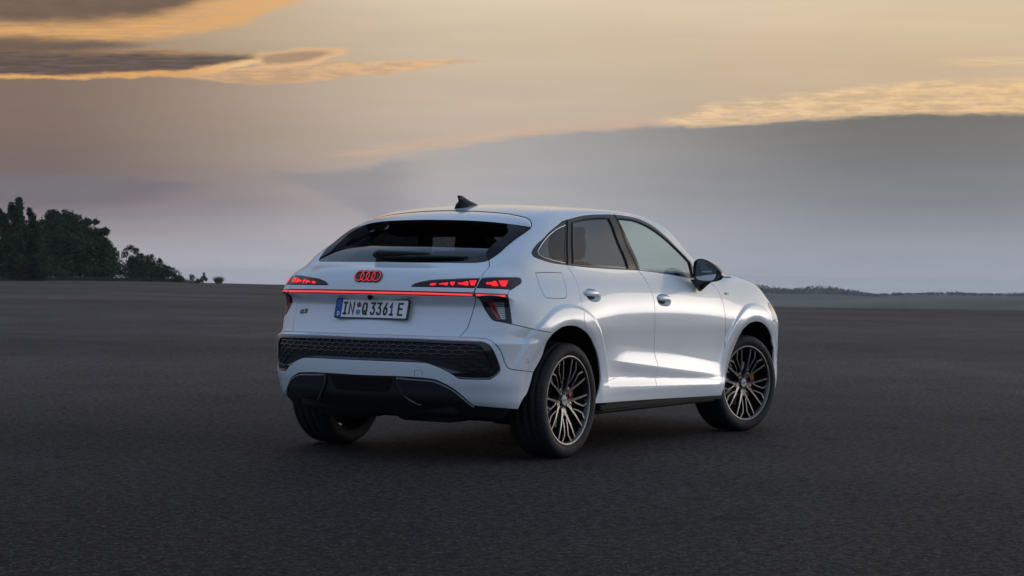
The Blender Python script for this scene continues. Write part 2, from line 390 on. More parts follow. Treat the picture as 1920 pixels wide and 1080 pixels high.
# ---------- wrap parameter ----------
XC,YC,RC=.30,.35,.8
XC2=2.75
S1=RC*np.pi/2
S2=S1+(XC2-XC)
S3=S2+RC*np.pi/2
def wrap_ray(s):
    s=np.asarray(s,float)
    ph=np.clip(s/RC,0,np.pi/2)
    ox=np.where(s<S1,XC,np.where(s<S2,XC+s-S1,XC2))
    oy=np.where(s<0,YC+s,np.where(s>S3,YC-(s-S3),YC))
    dx=-np.cos(ph);dy=np.sin(ph)
    p2=np.clip((s-S2)/RC,0,np.pi/2)
    dx=np.where(s>S2,np.sin(p2),dx);dy=np.where(s>S2,np.cos(p2),dy)
    return ox,oy,dx,dy
def solve_wrap(s,z,n=26):
    s,z=np.broadcast_arrays(np.asarray(s,float),np.asarray(z,float))
    ox,oy,dx,dy=wrap_ray(s)
    lo=np.zeros(s.shape);hi=np.full(s.shape,1.35)
    # march to first crossing, then bisect
    for _ in range(n):
        m=(lo+hi)/2;f=F(ox+m*dx,np.abs(oy+m*dy),z)
        lo=np.where(f<0,m,lo);hi=np.where(f<0,hi,m)
    m=(lo+hi)/2
    return np.stack([ox+m*dx,oy+m*dy,z],-1)
def to_wrap(x,Y):
    x=np.asarray(x,float);Y=np.asarray(Y,float)
    s=np.where(x>XC2,np.where(Y<YC,S3+(YC-Y),S2+RC*np.arctan2(x-XC2,np.maximum(Y-YC,1e-9))),
      np.where(x>=XC,S1+x-XC,np.where(Y<YC,Y-YC,RC*np.arctan2(Y-YC,np.maximum(XC-x,1e-9)))))
    return s
def solve_top(x,y,n=26):
    x,y=np.broadcast_arrays(np.asarray(x,float),np.asarray(y,float))
    lo=np.full(x.shape,.9);hi=np.full(x.shape,1.7)
    for _ in range(n):
        m=(lo+hi)/2;f=F(x,np.abs(y),m)
        lo=np.where(f<0,m,lo);hi=np.where(f<0,hi,m)
    return np.stack([x,y,(lo+hi)/2],-1)
def grad(P,e=1.5e-3):
    # outward normals; P uses signed Y (mirror side handled through abs)
    x,y,z=P[...,0],P[...,1],P[...,2]
    f=lambda a,b,c:F(a,np.abs(b),c)
    g=np.stack([f(x+e,y,z)-f(x-e,y,z),f(x,y+e,z)-f(x,y-e,z),f(x,y,z+e)-f(x,y,z-e)],-1)
    return g/np.linalg.norm(g,axis=-1,keepdims=True)

TR={"gate_gap":[[-0.4598,0.6235,1.1883],[-0.4958,0.6496,1.1609],[-0.5138,0.6583,1.1485],[-0.5454,0.6659,1.1326],[-0.5824,0.6709,1.1149],[-0.6137,0.6744,1.0956],[-0.631,0.6773,1.0817],[-0.653,0.6773,1.0608],[-0.6747,0.6752,1.0332],[-0.6891,0.6704,1.0091],[-0.6962,0.6715,0.9919]],"gate_gap2":[[-0.6962,0.6715,0.9919],[-0.6907,0.6802,0.9681],[-0.6513,0.6443,0.9089],[-0.6676,0.6372,0.8572],[-0.6873,0.6351,0.8161],[-0.7025,0.6301,0.7852],[-0.7192,0.6167,0.762],[-0.7434,0.6021,0.7388]],"gate_bottom":[[-0.7435,0.6022,0.7387],[-0.8121,0.3513,0.7403],[-0.8438,0.0894,0.7413]],"glass_bottom":[[-0.4598,0.6235,1.1883],[-0.4775,0.6106,1.1813],[-0.5018,0.5825,1.1744],[-0.5301,0.5282,1.1713],[-0.5722,0.4097,1.1707],[-0.6174,0.2123,1.1706],[-0.6316,-0.0017,1.1719]],"fin_outer":[[-0.4598,0.6235,1.1883],[-0.4326,0.6306,1.2024],[-0.3746,0.6423,1.2323],[-0.2852,0.6451,1.2798],[-0.1839,0.6509,1.3278],[-0.0639,0.6568,1.3784]],"fin_inner":[[-0.4598,0.6235,1.1883],[-0.4444,0.6051,1.2022],[-0.4195,0.5786,1.2229],[-0.4011,0.5694,1.2356],[-0.3359,0.5697,1.272],[-0.2547,0.5774,1.3134],[-0.2024,0.5832,1.339],[-0.1683,0.5769,1.3575],[-0.1343,0.553,1.3795],[-0.0891,0.5192,1.4063]],"sp_side":[[-0.0641,0.6569,1.3782],[-0.035,0.6551,1.3909],[0.0049,0.6401,1.4133],[0.0443,0.6042,1.4402],[0.0659,0.5664,1.4564],[0.0655,0.5443,1.4603]],"sp_gap":[[0.0655,0.5443,1.4603],[0.0742,0.4941,1.4716],[0.0761,0.4178,1.4827],[0.069,0.2958,1.4939],[0.0445,0.1735,1.4967],[0.049,0.0521,1.5019],[0.048,-0.0309,1.502],[0.072,-0.186,1.5023]],"trim_top":[[1.9262,0.8341,1.1416],[1.9032,0.8181,1.1977],[1.8759,0.808,1.2259],[1.7911,0.7857,1.2825],[1.6545,0.7609,1.3637],[1.4815,0.7334,1.4443],[1.3339,0.7071,1.4893],[1.1675,0.6928,1.508],[0.9857,0.6836,1.513],[0.7524,0.6725,1.5042],[0.5952,0.6722,1.4907],[0.3533,0.6898,1.4538],[0.1102,0.7213,1.3827],[-0.0493,0.7416,1.3151],[-0.1417,0.7515,1.2732],[-0.1944,0.7615,1.2417],[-0.2015,0.7688,1.2273],[-0.1909,0.7777,1.2135],[-0.1307,0.791,1.1986],[-0.0302,0.8053,1.1817],[0.1412,0.8194,1.1695]],"doorA":[[0.1412,0.8194,1.1695],[0.1467,0.827,1.1447],[0.1739,0.8384,1.1133],[0.1882,0.8518,1.0818],[0.1862,0.8745,1.0366],[0.168,0.8979,0.9825],[0.1528,0.921,0.9105],[0.1383,0.9459,0.8299],[0.1792,0.9348,0.7612]],"arch_rr":[[0.1803,0.9343,0.7594],[0.0807,0.9372,0.7908],[-0.0103,0.9365,0.8009],[-0.1185,0.9363,0.7935],[-0.2163,0.9316,0.7596]],"arch_rb":[[-0.2163,0.9316,0.7596],[-0.2668,0.916,0.7075],[-0.2861,0.8982,0.6285],[-0.3552,0.8795,0.5321]],"arch_rc":[[-0.3552,0.8795,0.5321],[-0.3765,0.873,0.4647],[-0.4086,0.8677,0.4049],[-0.4441,0.8641,0.376],[-0.472,0.8484,0.3178]],"arch_rf":[[0.1803,0.9343,0.7594],[0.2743,0.9252,0.7056],[0.3582,0.9142,0.63],[0.4176,0.9047,0.5358],[0.4391,0.8998,0.4517],[0.42,0.8956,0.3783],[0.3834,0.8914,0.3106]],"qb_line":[[-0.2111,0.9313,0.7595],[-0.3894,0.9002,0.7851],[-0.5303,0.8325,0.8154]],"lamp_edge":[[-0.5303,0.8324,0.8156],[-0.5341,0.8258,0.8672],[-0.5388,0.8197,0.9153],[-0.5534,0.8197,0.9636],[-0.5516,0.8141,0.9893],[-0.5413,0.8117,1.0014],[-0.5237,0.8109,1.0135],[-0.5124,0.8121,1.0166]],"lamp_up":[[-0.5124,0.8121,1.0166],[-0.4572,0.8129,1.0356],[-0.4037,0.811,1.0539],[-0.3832,0.8062,1.0679],[-0.3827,0.7984,1.0818],[-0.4049,0.7909,1.0881],[-0.5096,0.7667,1.0883],[-0.5821,0.7301,1.0872],[-0.6304,0.6769,1.0824]],"lamp_bot":[[-0.5124,0.8121,1.0166],[-0.595,0.7795,1.0203],[-0.648,0.7315,1.0221],[-0.6795,0.6763,1.0239]],"strip_bot":[[-0.5516,0.8141,0.9893],[-0.6351,0.7644,0.9929],[-0.6939,0.6717,0.9953]],"lowlamp":[[-0.6963,0.6837,0.975],[-0.6537,0.6877,0.951],[-0.6279,0.7007,0.9099],[-0.621,0.7296,0.8675],[-0.618,0.7463,0.8472],[-0.6098,0.7636,0.8348],[-0.5794,0.7976,0.8274],[-0.5303,0.8324,0.8156]],"glamp_top":[[-0.6318,0.6758,1.0816],[-0.6649,0.6071,1.0788],[-0.7141,0.516,1.0721],[-0.7581,0.4214,1.0643],[-0.7766,0.3592,1.053],[-0.7876,0.3231,1.042],[-0.7968,0.2983,1.0266]],"glamp_bot":[[-0.7968,0.2983,1.0266],[-0.7877,0.3485,1.0258],[-0.7697,0.4297,1.0261],[-0.7364,0.5313,1.0256],[-0.6807,0.673,1.0244]],"bar_top":[[-0.6944,0.6704,0.9953],[-0.7448,0.5372,0.9958],[-0.7877,0.3801,0.9968],[-0.808,0.2688,0.9975],[-0.824,0.1219,0.9988]],"bar_bot":[[-0.6916,0.678,0.968],[-0.7512,0.5417,0.9778],[-0.7936,0.3844,0.9767],[-0.8141,0.2734,0.9758],[-0.8308,0.127,0.9759]],"doorB":[[1.0364,0.8435,1.1493],[1.0879,0.8558,1.1084],[1.1215,0.8777,1.0555],[1.1358,0.8985,1.0024],[1.1442,0.9116,0.9443],[1.146,0.9174,0.8666],[1.1566,0.9134,0.7886],[1.1733,0.9045,0.6907],[1.1662,0.9075,0.726],[1.1771,0.9004,0.628],[1.1954,0.9031,0.5691],[1.221,0.9073,0.5294],[1.2014,0.9071,0.4812],[1.1866,0.9054,0.4377],[1.1935,0.9136,0.3939],[1.1536,0.9116,0.3467],[1.1128,0.908,0.3018]],"doorC":[[2.1097,0.8475,1.0865],[2.1923,0.8671,1.0403],[2.2257,0.8929,0.9728],[2.241,0.91,0.9051],[2.2521,0.9177,0.8266],[2.2778,0.9102,0.7108],[2.2628,0.9141,0.7489],[2.273,0.9053,0.654],[2.2552,0.9074,0.5392],[2.2571,0.9047,0.4446],[2.2332,0.9086,0.3828],[2.1893,0.9093,0.3219],[2.1532,0.9038,0.2794]],"belt_r":[[0.1412,0.8193,1.1699],[0.5416,0.8355,1.1563],[1.0364,0.8435,1.1493]],"belt_f":[[1.0363,0.8435,1.1493],[1.3551,0.8464,1.1354],[1.8917,0.8479,1.1003],[2.1097,0.8475,1.0865]],"sill_r":[[0.3834,0.8914,0.3106],[0.7142,0.907,0.3074],[1.1128,0.908,0.3018]],"sill_f":[[1.1128,0.908,0.3018],[1.5989,0.9069,0.2908],[2.1532,0.9038,0.2794]],"sill_x":[[2.1532,0.9038,0.2794],[2.2342,0.9031,0.2778]],"arch_f":[[2.2342,0.9031,0.2778],[2.2866,0.9075,0.3597],[2.3654,0.8894,0.4614],[2.4123,0.8953,0.5608],[2.5349,0.9211,0.7283],[2.5894,0.9261,0.76],[2.6593,0.9274,0.7832],[2.7752,0.9254,0.7943],[2.8934,0.9236,0.7812],[2.9958,0.9186,0.7466],[3.0854,0.9087,0.696],[3.151,0.8983,0.6428],[3.1979,0.8892,0.5897]],"qglass":[[0.2932,0.7116,1.4184],[0.167,0.7225,1.3887],[0.0418,0.7374,1.3441],[-0.0534,0.7516,1.2984],[-0.1174,0.7636,1.2612],[-0.1411,0.7715,1.2402],[-0.1303,0.7821,1.2209],[-0.0494,0.7976,1.2001],[0.114,0.8147,1.1804]],"qglass_r":[[0.114,0.8147,1.1804],[0.1953,0.7688,1.3],[0.2932,0.7116,1.4184]],"rglass":[[0.4024,0.703,1.4387],[0.5545,0.6952,1.4609],[0.7106,0.6957,1.4759],[0.8747,0.705,1.4817]],"rglass_f":[[0.8747,0.705,1.4817],[0.874,0.7617,1.3644],[0.8942,0.8072,1.2499],[0.9017,0.8405,1.1572]],"rglass_b":[[0.9017,0.8405,1.1572],[0.548,0.8318,1.1694],[0.2085,0.82,1.1782]],"rglass_r":[[0.2085,0.82,1.1782],[0.2911,0.7674,1.3115],[0.4024,0.703,1.4387]],"fglass_r":[[1.0761,0.8426,1.1527],[1.0569,0.7981,1.2724],[1.0206,0.7606,1.3781],[0.9901,0.7114,1.482]],"fglass_t":[[0.9901,0.7114,1.482],[1.1282,0.7137,1.483],[1.264,0.721,1.471],[1.4243,0.7401,1.4315],[1.5871,0.7604,1.369],[1.7314,0.7806,1.2986],[1.8613,0.8118,1.2175]],"fglass_f":[[1.8613,0.8118,1.2175],[1.8635,0.8345,1.146],[1.8605,0.8456,1.1093]],"fglass_b":[[1.8605,0.8456,1.1093],[1.3551,0.8464,1.1354],[1.0761,0.8426,1.1527]],"qr_gap":[[0.3551,0.6899,1.4539],[0.2198,0.7697,1.3006],[0.1395,0.8192,1.1699]],"rf_gap":[[0.9877,0.6837,1.5131],[0.9834,0.7696,1.3481],[1.0364,0.8435,1.1493]],"flap":[[-0.2231,0.8073,1.115],[-0.1994,0.8087,1.1189],[0.0432,0.8288,1.1209],[0.0502,0.8355,1.103],[0.0486,0.8493,1.0716],[0.0291,0.8757,1.018],[0.0074,0.8906,0.9823],[-0.0281,0.8944,0.968],[-0.2037,0.8802,0.9697],[-0.2284,0.8718,0.9819],[-0.2321,0.8445,1.0343],[-0.2231,0.8073,1.115]],"lip_line":[[-0.7435,0.6022,0.7387],[-0.6992,0.6958,0.7356],[-0.6715,0.7391,0.7312],[-0.6579,0.7671,0.7214],[-0.6541,0.7891,0.7066],[-0.6379,0.8036,0.6862],[-0.6182,0.8162,0.6553],[-0.6022,0.8232,0.614],[-0.5864,0.8303,0.5794],[-0.5706,0.8371,0.562],[-0.5468,0.8469,0.554],[-0.5037,0.8694,0.5472],[-0.3566,0.8794,0.5322]],"surround":[[-0.8667,0.1059,0.724],[-0.8428,0.2974,0.7254],[-0.8142,0.444,0.7236],[-0.7763,0.5829,0.7201],[-0.716,0.7066,0.7171],[-0.6974,0.7354,0.7148],[-0.6853,0.7602,0.703],[-0.666,0.7809,0.6759],[-0.6415,0.7989,0.6211],[-0.6227,0.8101,0.5661],[-0.6202,0.8113,0.5455],[-0.6355,0.8009,0.5237],[-0.6664,0.7762,0.4993],[-0.6819,0.7617,0.4965],[-0.7662,0.6453,0.4978],[-0.779,0.621,0.5041],[-0.7978,0.584,0.5293],[-0.8233,0.5184,0.5618],[-0.8391,0.463,0.5808],[-0.8463,0.4348,0.5862],[-0.8595,0.3777,0.588],[-0.8712,0.3192,0.589],[-0.8955,0.1286,0.5899]],"meshloop":[[-0.8812,0.1164,0.7077],[-0.8578,0.308,0.7081],[-0.8278,0.4533,0.7049],[-0.7867,0.59,0.7014],[-0.7243,0.7122,0.6969],[-0.7086,0.7348,0.6857],[-0.6915,0.7569,0.6552],[-0.6778,0.7692,0.6143],[-0.6603,0.7834,0.5629],[-0.6636,0.7802,0.5424],[-0.6984,0.7471,0.5376],[-0.7291,0.71,0.5372],[-0.7827,0.6221,0.578],[-0.8224,0.5209,0.6193],[-0.8708,0.3184,0.6213],[-0.895,0.1277,0.621]],"blade":[[-0.8951,0.1279,0.6148],[-0.8708,0.3185,0.6172],[-0.8224,0.521,0.6166],[-0.7827,0.6221,0.5739],[-0.7289,0.7099,0.5345],[-0.7705,0.6397,0.5114],[-0.7792,0.6211,0.5068],[-0.798,0.584,0.532],[-0.8233,0.5184,0.5646],[-0.8391,0.463,0.5836],[-0.8711,0.3192,0.5918],[-0.8954,0.1285,0.593]],"diff_top":[[-0.8903,0.1266,0.4992],[-0.8664,0.3175,0.5007],[-0.8356,0.454,0.4947],[-0.8237,0.4954,0.4891],[-0.812,0.5289,0.4763],[-0.7917,0.5732,0.4534],[-0.7687,0.6076,0.4266],[-0.7379,0.6454,0.3858],[-0.6877,0.6753,0.3402]],"bump_bot":[[-0.6877,0.6753,0.3402],[-0.6064,0.7664,0.3302],[-0.4756,0.847,0.317]],"fin_r":[[-0.8756,0.2577,0.4959],[-0.8704,0.2533,0.4576],[-0.8615,0.261,0.4132],[-0.8467,0.2784,0.3722],[-0.8245,0.3019,0.3501]],"diff_bot":[[-0.8461,0.1396,0.3512],[-0.796,0.4221,0.3468],[-0.7649,0.5005,0.3378],[-0.6866,0.6746,0.3388]],"red_e1":[[-0.7664,0.4178,1.0456],[-0.7572,0.4489,1.0486],[-0.7621,0.448,1.0357],[-0.7706,0.4146,1.0351]],"red_e2":[[-0.753,0.4666,1.0453],[-0.7367,0.5003,1.051],[-0.7303,0.5114,1.0533],[-0.7321,0.517,1.0461],[-0.7388,0.5142,1.0357],[-0.7436,0.5019,1.0365],[-0.7431,0.4984,1.0406],[-0.7544,0.4676,1.0412]],"red_e3":[[-0.7235,0.5224,1.0555],[-0.7093,0.5501,1.057],[-0.7241,0.5477,1.0363],[-0.7283,0.5369,1.0371]],"red_e4":[[-0.7054,0.5673,1.0521],[-0.6921,0.5973,1.0537],[-0.6829,0.6066,1.0606],[-0.6781,0.6189,1.0608],[-0.6904,0.6302,1.0387],[-0.6971,0.6162,1.0364],[-0.6992,0.6021,1.0413],[-0.7099,0.5703,1.0439]],"red_e5":[[-0.6719,0.6252,1.065],[-0.6542,0.6635,1.0667],[-0.6783,0.6621,1.0371],[-0.6849,0.6437,1.0389]],"red_f1":[[-0.6338,0.716,1.0563],[-0.6134,0.7377,1.0578],[-0.5908,0.7479,1.0663],[-0.5859,0.7551,1.0623],[-0.5896,0.7719,1.0378],[-0.6098,0.7601,1.0354],[-0.6232,0.7462,1.0386],[-0.6221,0.7413,1.0454],[-0.6405,0.7203,1.045]],"red_f2":[[-0.5686,0.7606,1.0677],[-0.5017,0.7845,1.0685],[-0.5452,0.7933,1.0349],[-0.5658,0.7857,1.0347],[-0.573,0.7778,1.0421]],"redlow":[[-0.6264,0.7236,0.9396],[-0.6147,0.7494,0.9452],[-0.5856,0.7891,0.8393],[-0.5995,0.7734,0.8415]],"redbar_q":[[-0.6947,0.6825,0.9866],[-0.5751,0.8083,0.983],[-0.5757,0.8109,0.9741],[-0.6961,0.6855,0.9778]],"plate":[[-0.7628,-0.2403,0.9376],[-0.7571,0.2749,0.9364],[-0.7753,0.2733,0.8308],[-0.7788,-0.2511,0.8305]],"rings":[[-0.8016,0.0054,1.0808],[-0.7995,-0.0873,1.0807],[-0.7982,0.0934,1.0828],[-0.7858,-0.0064,1.1086],[-0.8155,0.0159,1.0471]],"q3badge":[[-0.6787,-0.6203,0.8472],[-0.7043,-0.5426,0.8478]],"wiper":[[-0.5234,-0.096,1.2312],[-0.5919,-0.0429,1.1932],[-0.5585,0.2837,1.1961],[-0.5267,0.4949,1.18]],"handle_r":[[0.3162,0.9005,0.9854],[0.207,0.8935,0.997],[0.4381,0.9032,0.9775],[0.3347,0.8868,1.0202],[0.3055,0.9114,0.9513]],"handle_f":[[1.2933,0.9096,0.9536],[1.1667,0.9074,0.9671],[1.4217,0.9108,0.942],[1.2916,0.9011,0.9917],[1.2904,0.9148,0.9159]],"badge_f":[[2.3421,0.8841,0.997]],"sensor":[[-0.4415,0.8883,0.5986]],"towcover":[[-0.8557,0.3749,0.5061],[-0.858,0.376,0.5337],[-0.8567,0.3849,0.5429],[-0.8503,0.4135,0.5437],[-0.8477,0.4219,0.5351],[-0.8452,0.4207,0.5054]],"camera_r":[[-0.8288,0.1004,0.9713]],"ledge":[[0.4352,0.8991,0.4551],[0.5643,0.9018,0.4502],[0.7285,0.9007,0.4811],[0.8122,0.9019,0.4806],[1.1823,0.9055,0.4635],[1.7189,0.9092,0.4248],[2.3107,0.901,0.3848]],"antenna":[[0.1693,0.067,1.5248],[0.1449,-0.0179,1.521],[0.3509,0.0447,1.5495]],"hoodgap":[[2.405,0.7997,1.1135],[2.3737,0.8362,1.0883],[2.4105,0.8506,1.0661],[2.527,0.8537,1.0543],[2.687,0.857,1.039],[2.811,0.8653,1.0164]],"headl":[[3.0581,0.8755,0.9583],[3.0657,0.8921,0.9115],[3.1053,0.9051,0.8291],[3.0933,0.9205,0.7853]]}
# ------------------------------------------------------------------ curves and panels on the body surface
C3={k:np.array(v) for k,v in TR.items()}
def J(*cs):
    out=[]
    for c in cs: out.append(np.array(C3[c] if isinstance(c,str) else c,float).reshape(-1,3))
    return out
def rv(c): return np.array(C3[c] if isinstance(c,str) else c)[::-1]
# weld line between body side and roof
_wa=_nat([.0,.0655,1.0,1.6,2.0,2.38],[67,67.1,61,52,36,15])
def weld(x0,x1,n):
    xs=np.linspace(x0,x1,n);a=np.radians(_wa(xs));lo=np.zeros(n);hi=np.full(n,1.2)
    for _ in range(30):
        m=(lo+hi)/2;f=F(xs,YC+m*np.cos(a),1.0+m*np.sin(a));lo=np.where(f<0,m,lo);hi=np.where(f<0,hi,m)
    return np.stack([xs,YC+lo*np.cos(a),1.0+lo*np.sin(a)],-1)
def to2(P,space):
    P=np.asarray(P,float)
    if space=='w': return np.stack([to_wrap(P[:,0],P[:,1]),P[:,2]],-1)
    return P[:,:2].copy()
def from2(q,space,off=0.):
    P=solve_wrap(q[:,0],q[:,1]) if space=='w' else solve_top(q[:,0],q[:,1])
    N=grad(P)
    return P,N
def crspline(P,h):
    P=np.asarray(P,float)
    if len(P)<3:
        n=max(1,int(np.ceil(np.linalg.norm(P[-1]-P[0])/h)));t=np.linspace(0,1,n+1)[:,None];return P[0]*(1-t)+P[-1]*t
    d=np.r_[0,np.cumsum(np.sqrt(np.maximum(np.linalg.norm(np.diff(P,axis=0),axis=1),1e-9)))]
    out=[]
    m=np.empty_like(P)
    m[1:-1]=(P[2:]-P[:-2])/(d[2:]-d[:-2])[:,None]
    m[0]=(P[1]-P[0])/(d[1]-d[0]);m[-1]=(P[-1]-P[-2])/(d[-1]-d[-2])
    for i in range(len(P)-1):
        hh=d[i+1]-d[i];n=max(1,int(np.ceil(np.linalg.norm(P[i+1]-P[i])/h)))
        t=(np.arange(n)/n)[:,None]
        out.append((2*t**3-3*t**2+1)*P[i]+(t**3-2*t**2+t)*hh*m[i]+(3*t**2-2*t**3)*P[i+1]+(t**3-t**2)*hh*m[i+1])
    out.append(P[-1:]);return np.concatenate(out)
def loop2(curves,space,h=.012):
    out=[]
    for c in J(*curves):
        q=crspline(to2(c,space),h)
        if out and np.linalg.norm(out[-1][-1]-q[0])<.004: q=q[1:]
        out.append(q)
    q=np.concatenate(out)
    if np.linalg.norm(q[0]-q[-1])<.004: q=q[:-1]
    keep=np.linalg.norm(q-np.roll(q,1,axis=0),axis=1)>1e-4
    q=q[keep]
    # straight closing edge
    if np.linalg.norm(q[0]-q[-1])>h*1.5:
        n=int(np.linalg.norm(q[0]-q[-1])/h);t=(np.arange(1,n)/n)[:,None];q=np.concatenate([q,q[-1]*(1-t)+q[0]*t])
    a=.5*np.sum(q[:,0]*np.roll(q[:,1],-1)-np.roll(q[:,0],-1)*q[:,1])
    if a<0:q=q[::-1]
    return q
def inset(q,g,fixed=None):
    e=np.roll(q,-1,axis=0)-q;n=np.stack([-e[:,1],e[:,0]],-1);n/=np.linalg.norm(n,axis=1,keepdims=True)+1e-12
    m=n+np.roll(n,1,axis=0);l=np.linalg.norm(m,axis=1,keepdims=True);m=m/np.maximum(l,.3)
    r=q+m*g
    if fixed is not None: r[fixed,0]=q[fixed,0]
    return r
def inside(pts,polys):
    r=np.zeros(len(pts),bool)
    for q in polys:
        a=q;b=np.roll(q,-1,axis=0)
        for s in range(0,len(pts),4000):
            p=pts[s:s+4000];x=p[:,0:1];y=p[:,1:2]
            c=((a[:,1]>y)!=(b[:,1]>y))
            xi=(b[:,0]-a[:,0])*(y-a[:,1])/np.where(b[:,1]==a[:,1],1e-12,b[:,1]-a[:,1])+a[:,0]
            r[s:s+4000]^=((c&(x<xi)).sum(1)%2==1)
    return r
def fill(loops,hx,hy,extra=()):
    allp=np.concatenate(loops);mn=allp.min(0);mx=allp.max(0)
    X,Y=np.meshgrid(np.arange(mn[0]+hx*.5,mx[0],hx),np.arange(mn[1]+hy*.5,mx[1],hy))
    X[1::2]+=hx*.5
    g=np.stack([X.ravel(),Y.ravel()],-1)
    g=g[inside(g,loops)] if len(g) else g
    if len(g):
        keep=np.ones(len(g),bool);sc=np.array([1/hx,1/hy])
        for s in range(0,len(g),1500):
            d=((g[s:s+1500,None]*sc-allp[None]*sc)**2).sum(-1).min(1);keep[s:s+1500]=d>.30
        g=g[keep]
    ex=[];xe=[]
    for L_ in extra:
        m_=inside(L_,loops)
        dm=np.array([np.hypot(*(allp-p).T).min() for p in L_]);m_&=dm>.006
        if m_.sum()>1: ex.append((L_[m_],np.where(m_)[0]))
    if ex and len(g):
        E_=np.concatenate([e[0] for e in ex]);k_=np.ones(len(g),bool)
        for s in range(0,len(g),1500):
            k_[s:s+1500]=((((g[s:s+1500,None]-E_[None])*np.array([1,1.6]))**2).sum(-1).min(1)>.0065**2)
        g=g[k_]
    pts=np.concatenate([allp,g]) if len(g) else allp
    k0=len(pts)
    for P_,ix in ex:
        xe+=[(k0+i,k0+i+1) for i in range(len(P_)-1) if ix[i+1]-ix[i]==1];pts=np.concatenate([pts,P_]);k0=len(pts)
    ed=[];k=0
    for q in loops:
        n=len(q);ed+=[(k+i,k+(i+1)%n) for i in range(n)];k+=n
    ed+=xe
    r=delaunay_2d_cdt([Vector(p) for p in pts.tolist()],ed,[],0,1e-6,True)
    vv=np.array([tuple(v) for v in r[0]]);T_=np.array(r[2],dtype=int)
    cen=vv[T_].mean(1);T_=T_[inside(cen,loops)]
    a=vv[T_];ar=.5*((a[:,1,0]-a[:,0,0])*(a[:,2,1]-a[:,0,1])-(a[:,2,0]-a[:,0,0])*(a[:,1,1]-a[:,0,1]))
    T_=T_[np.abs(ar)>1e-9]
    # boundary order: map input boundary points to output verts
    inp=r[3];mp={}
    for i,l in enumerate(inp):
        for j in l: mp[j]=i
    bl=[];k=0
    for q in loops: bl.append([mp[k+i] for i in range(len(q))]);k+=len(q)
    return vv,T_,bl
def mesh_from(name,V_,F_,N_=None,smooth=True):
    me=bpy.data.meshes.new(name);me.from_pydata([tuple(v) for v in V_.tolist()],[],[tuple(f) for f in (F_.tolist() if hasattr(F_,'tolist') else F_)]);me.update()
    if smooth: me.polygons.foreach_set('use_smooth',[True]*len(me.polygons))
    if N_ is not None: me.normals_split_custom_set_from_vertices([tuple(n) for n in N_.tolist()])
    return me
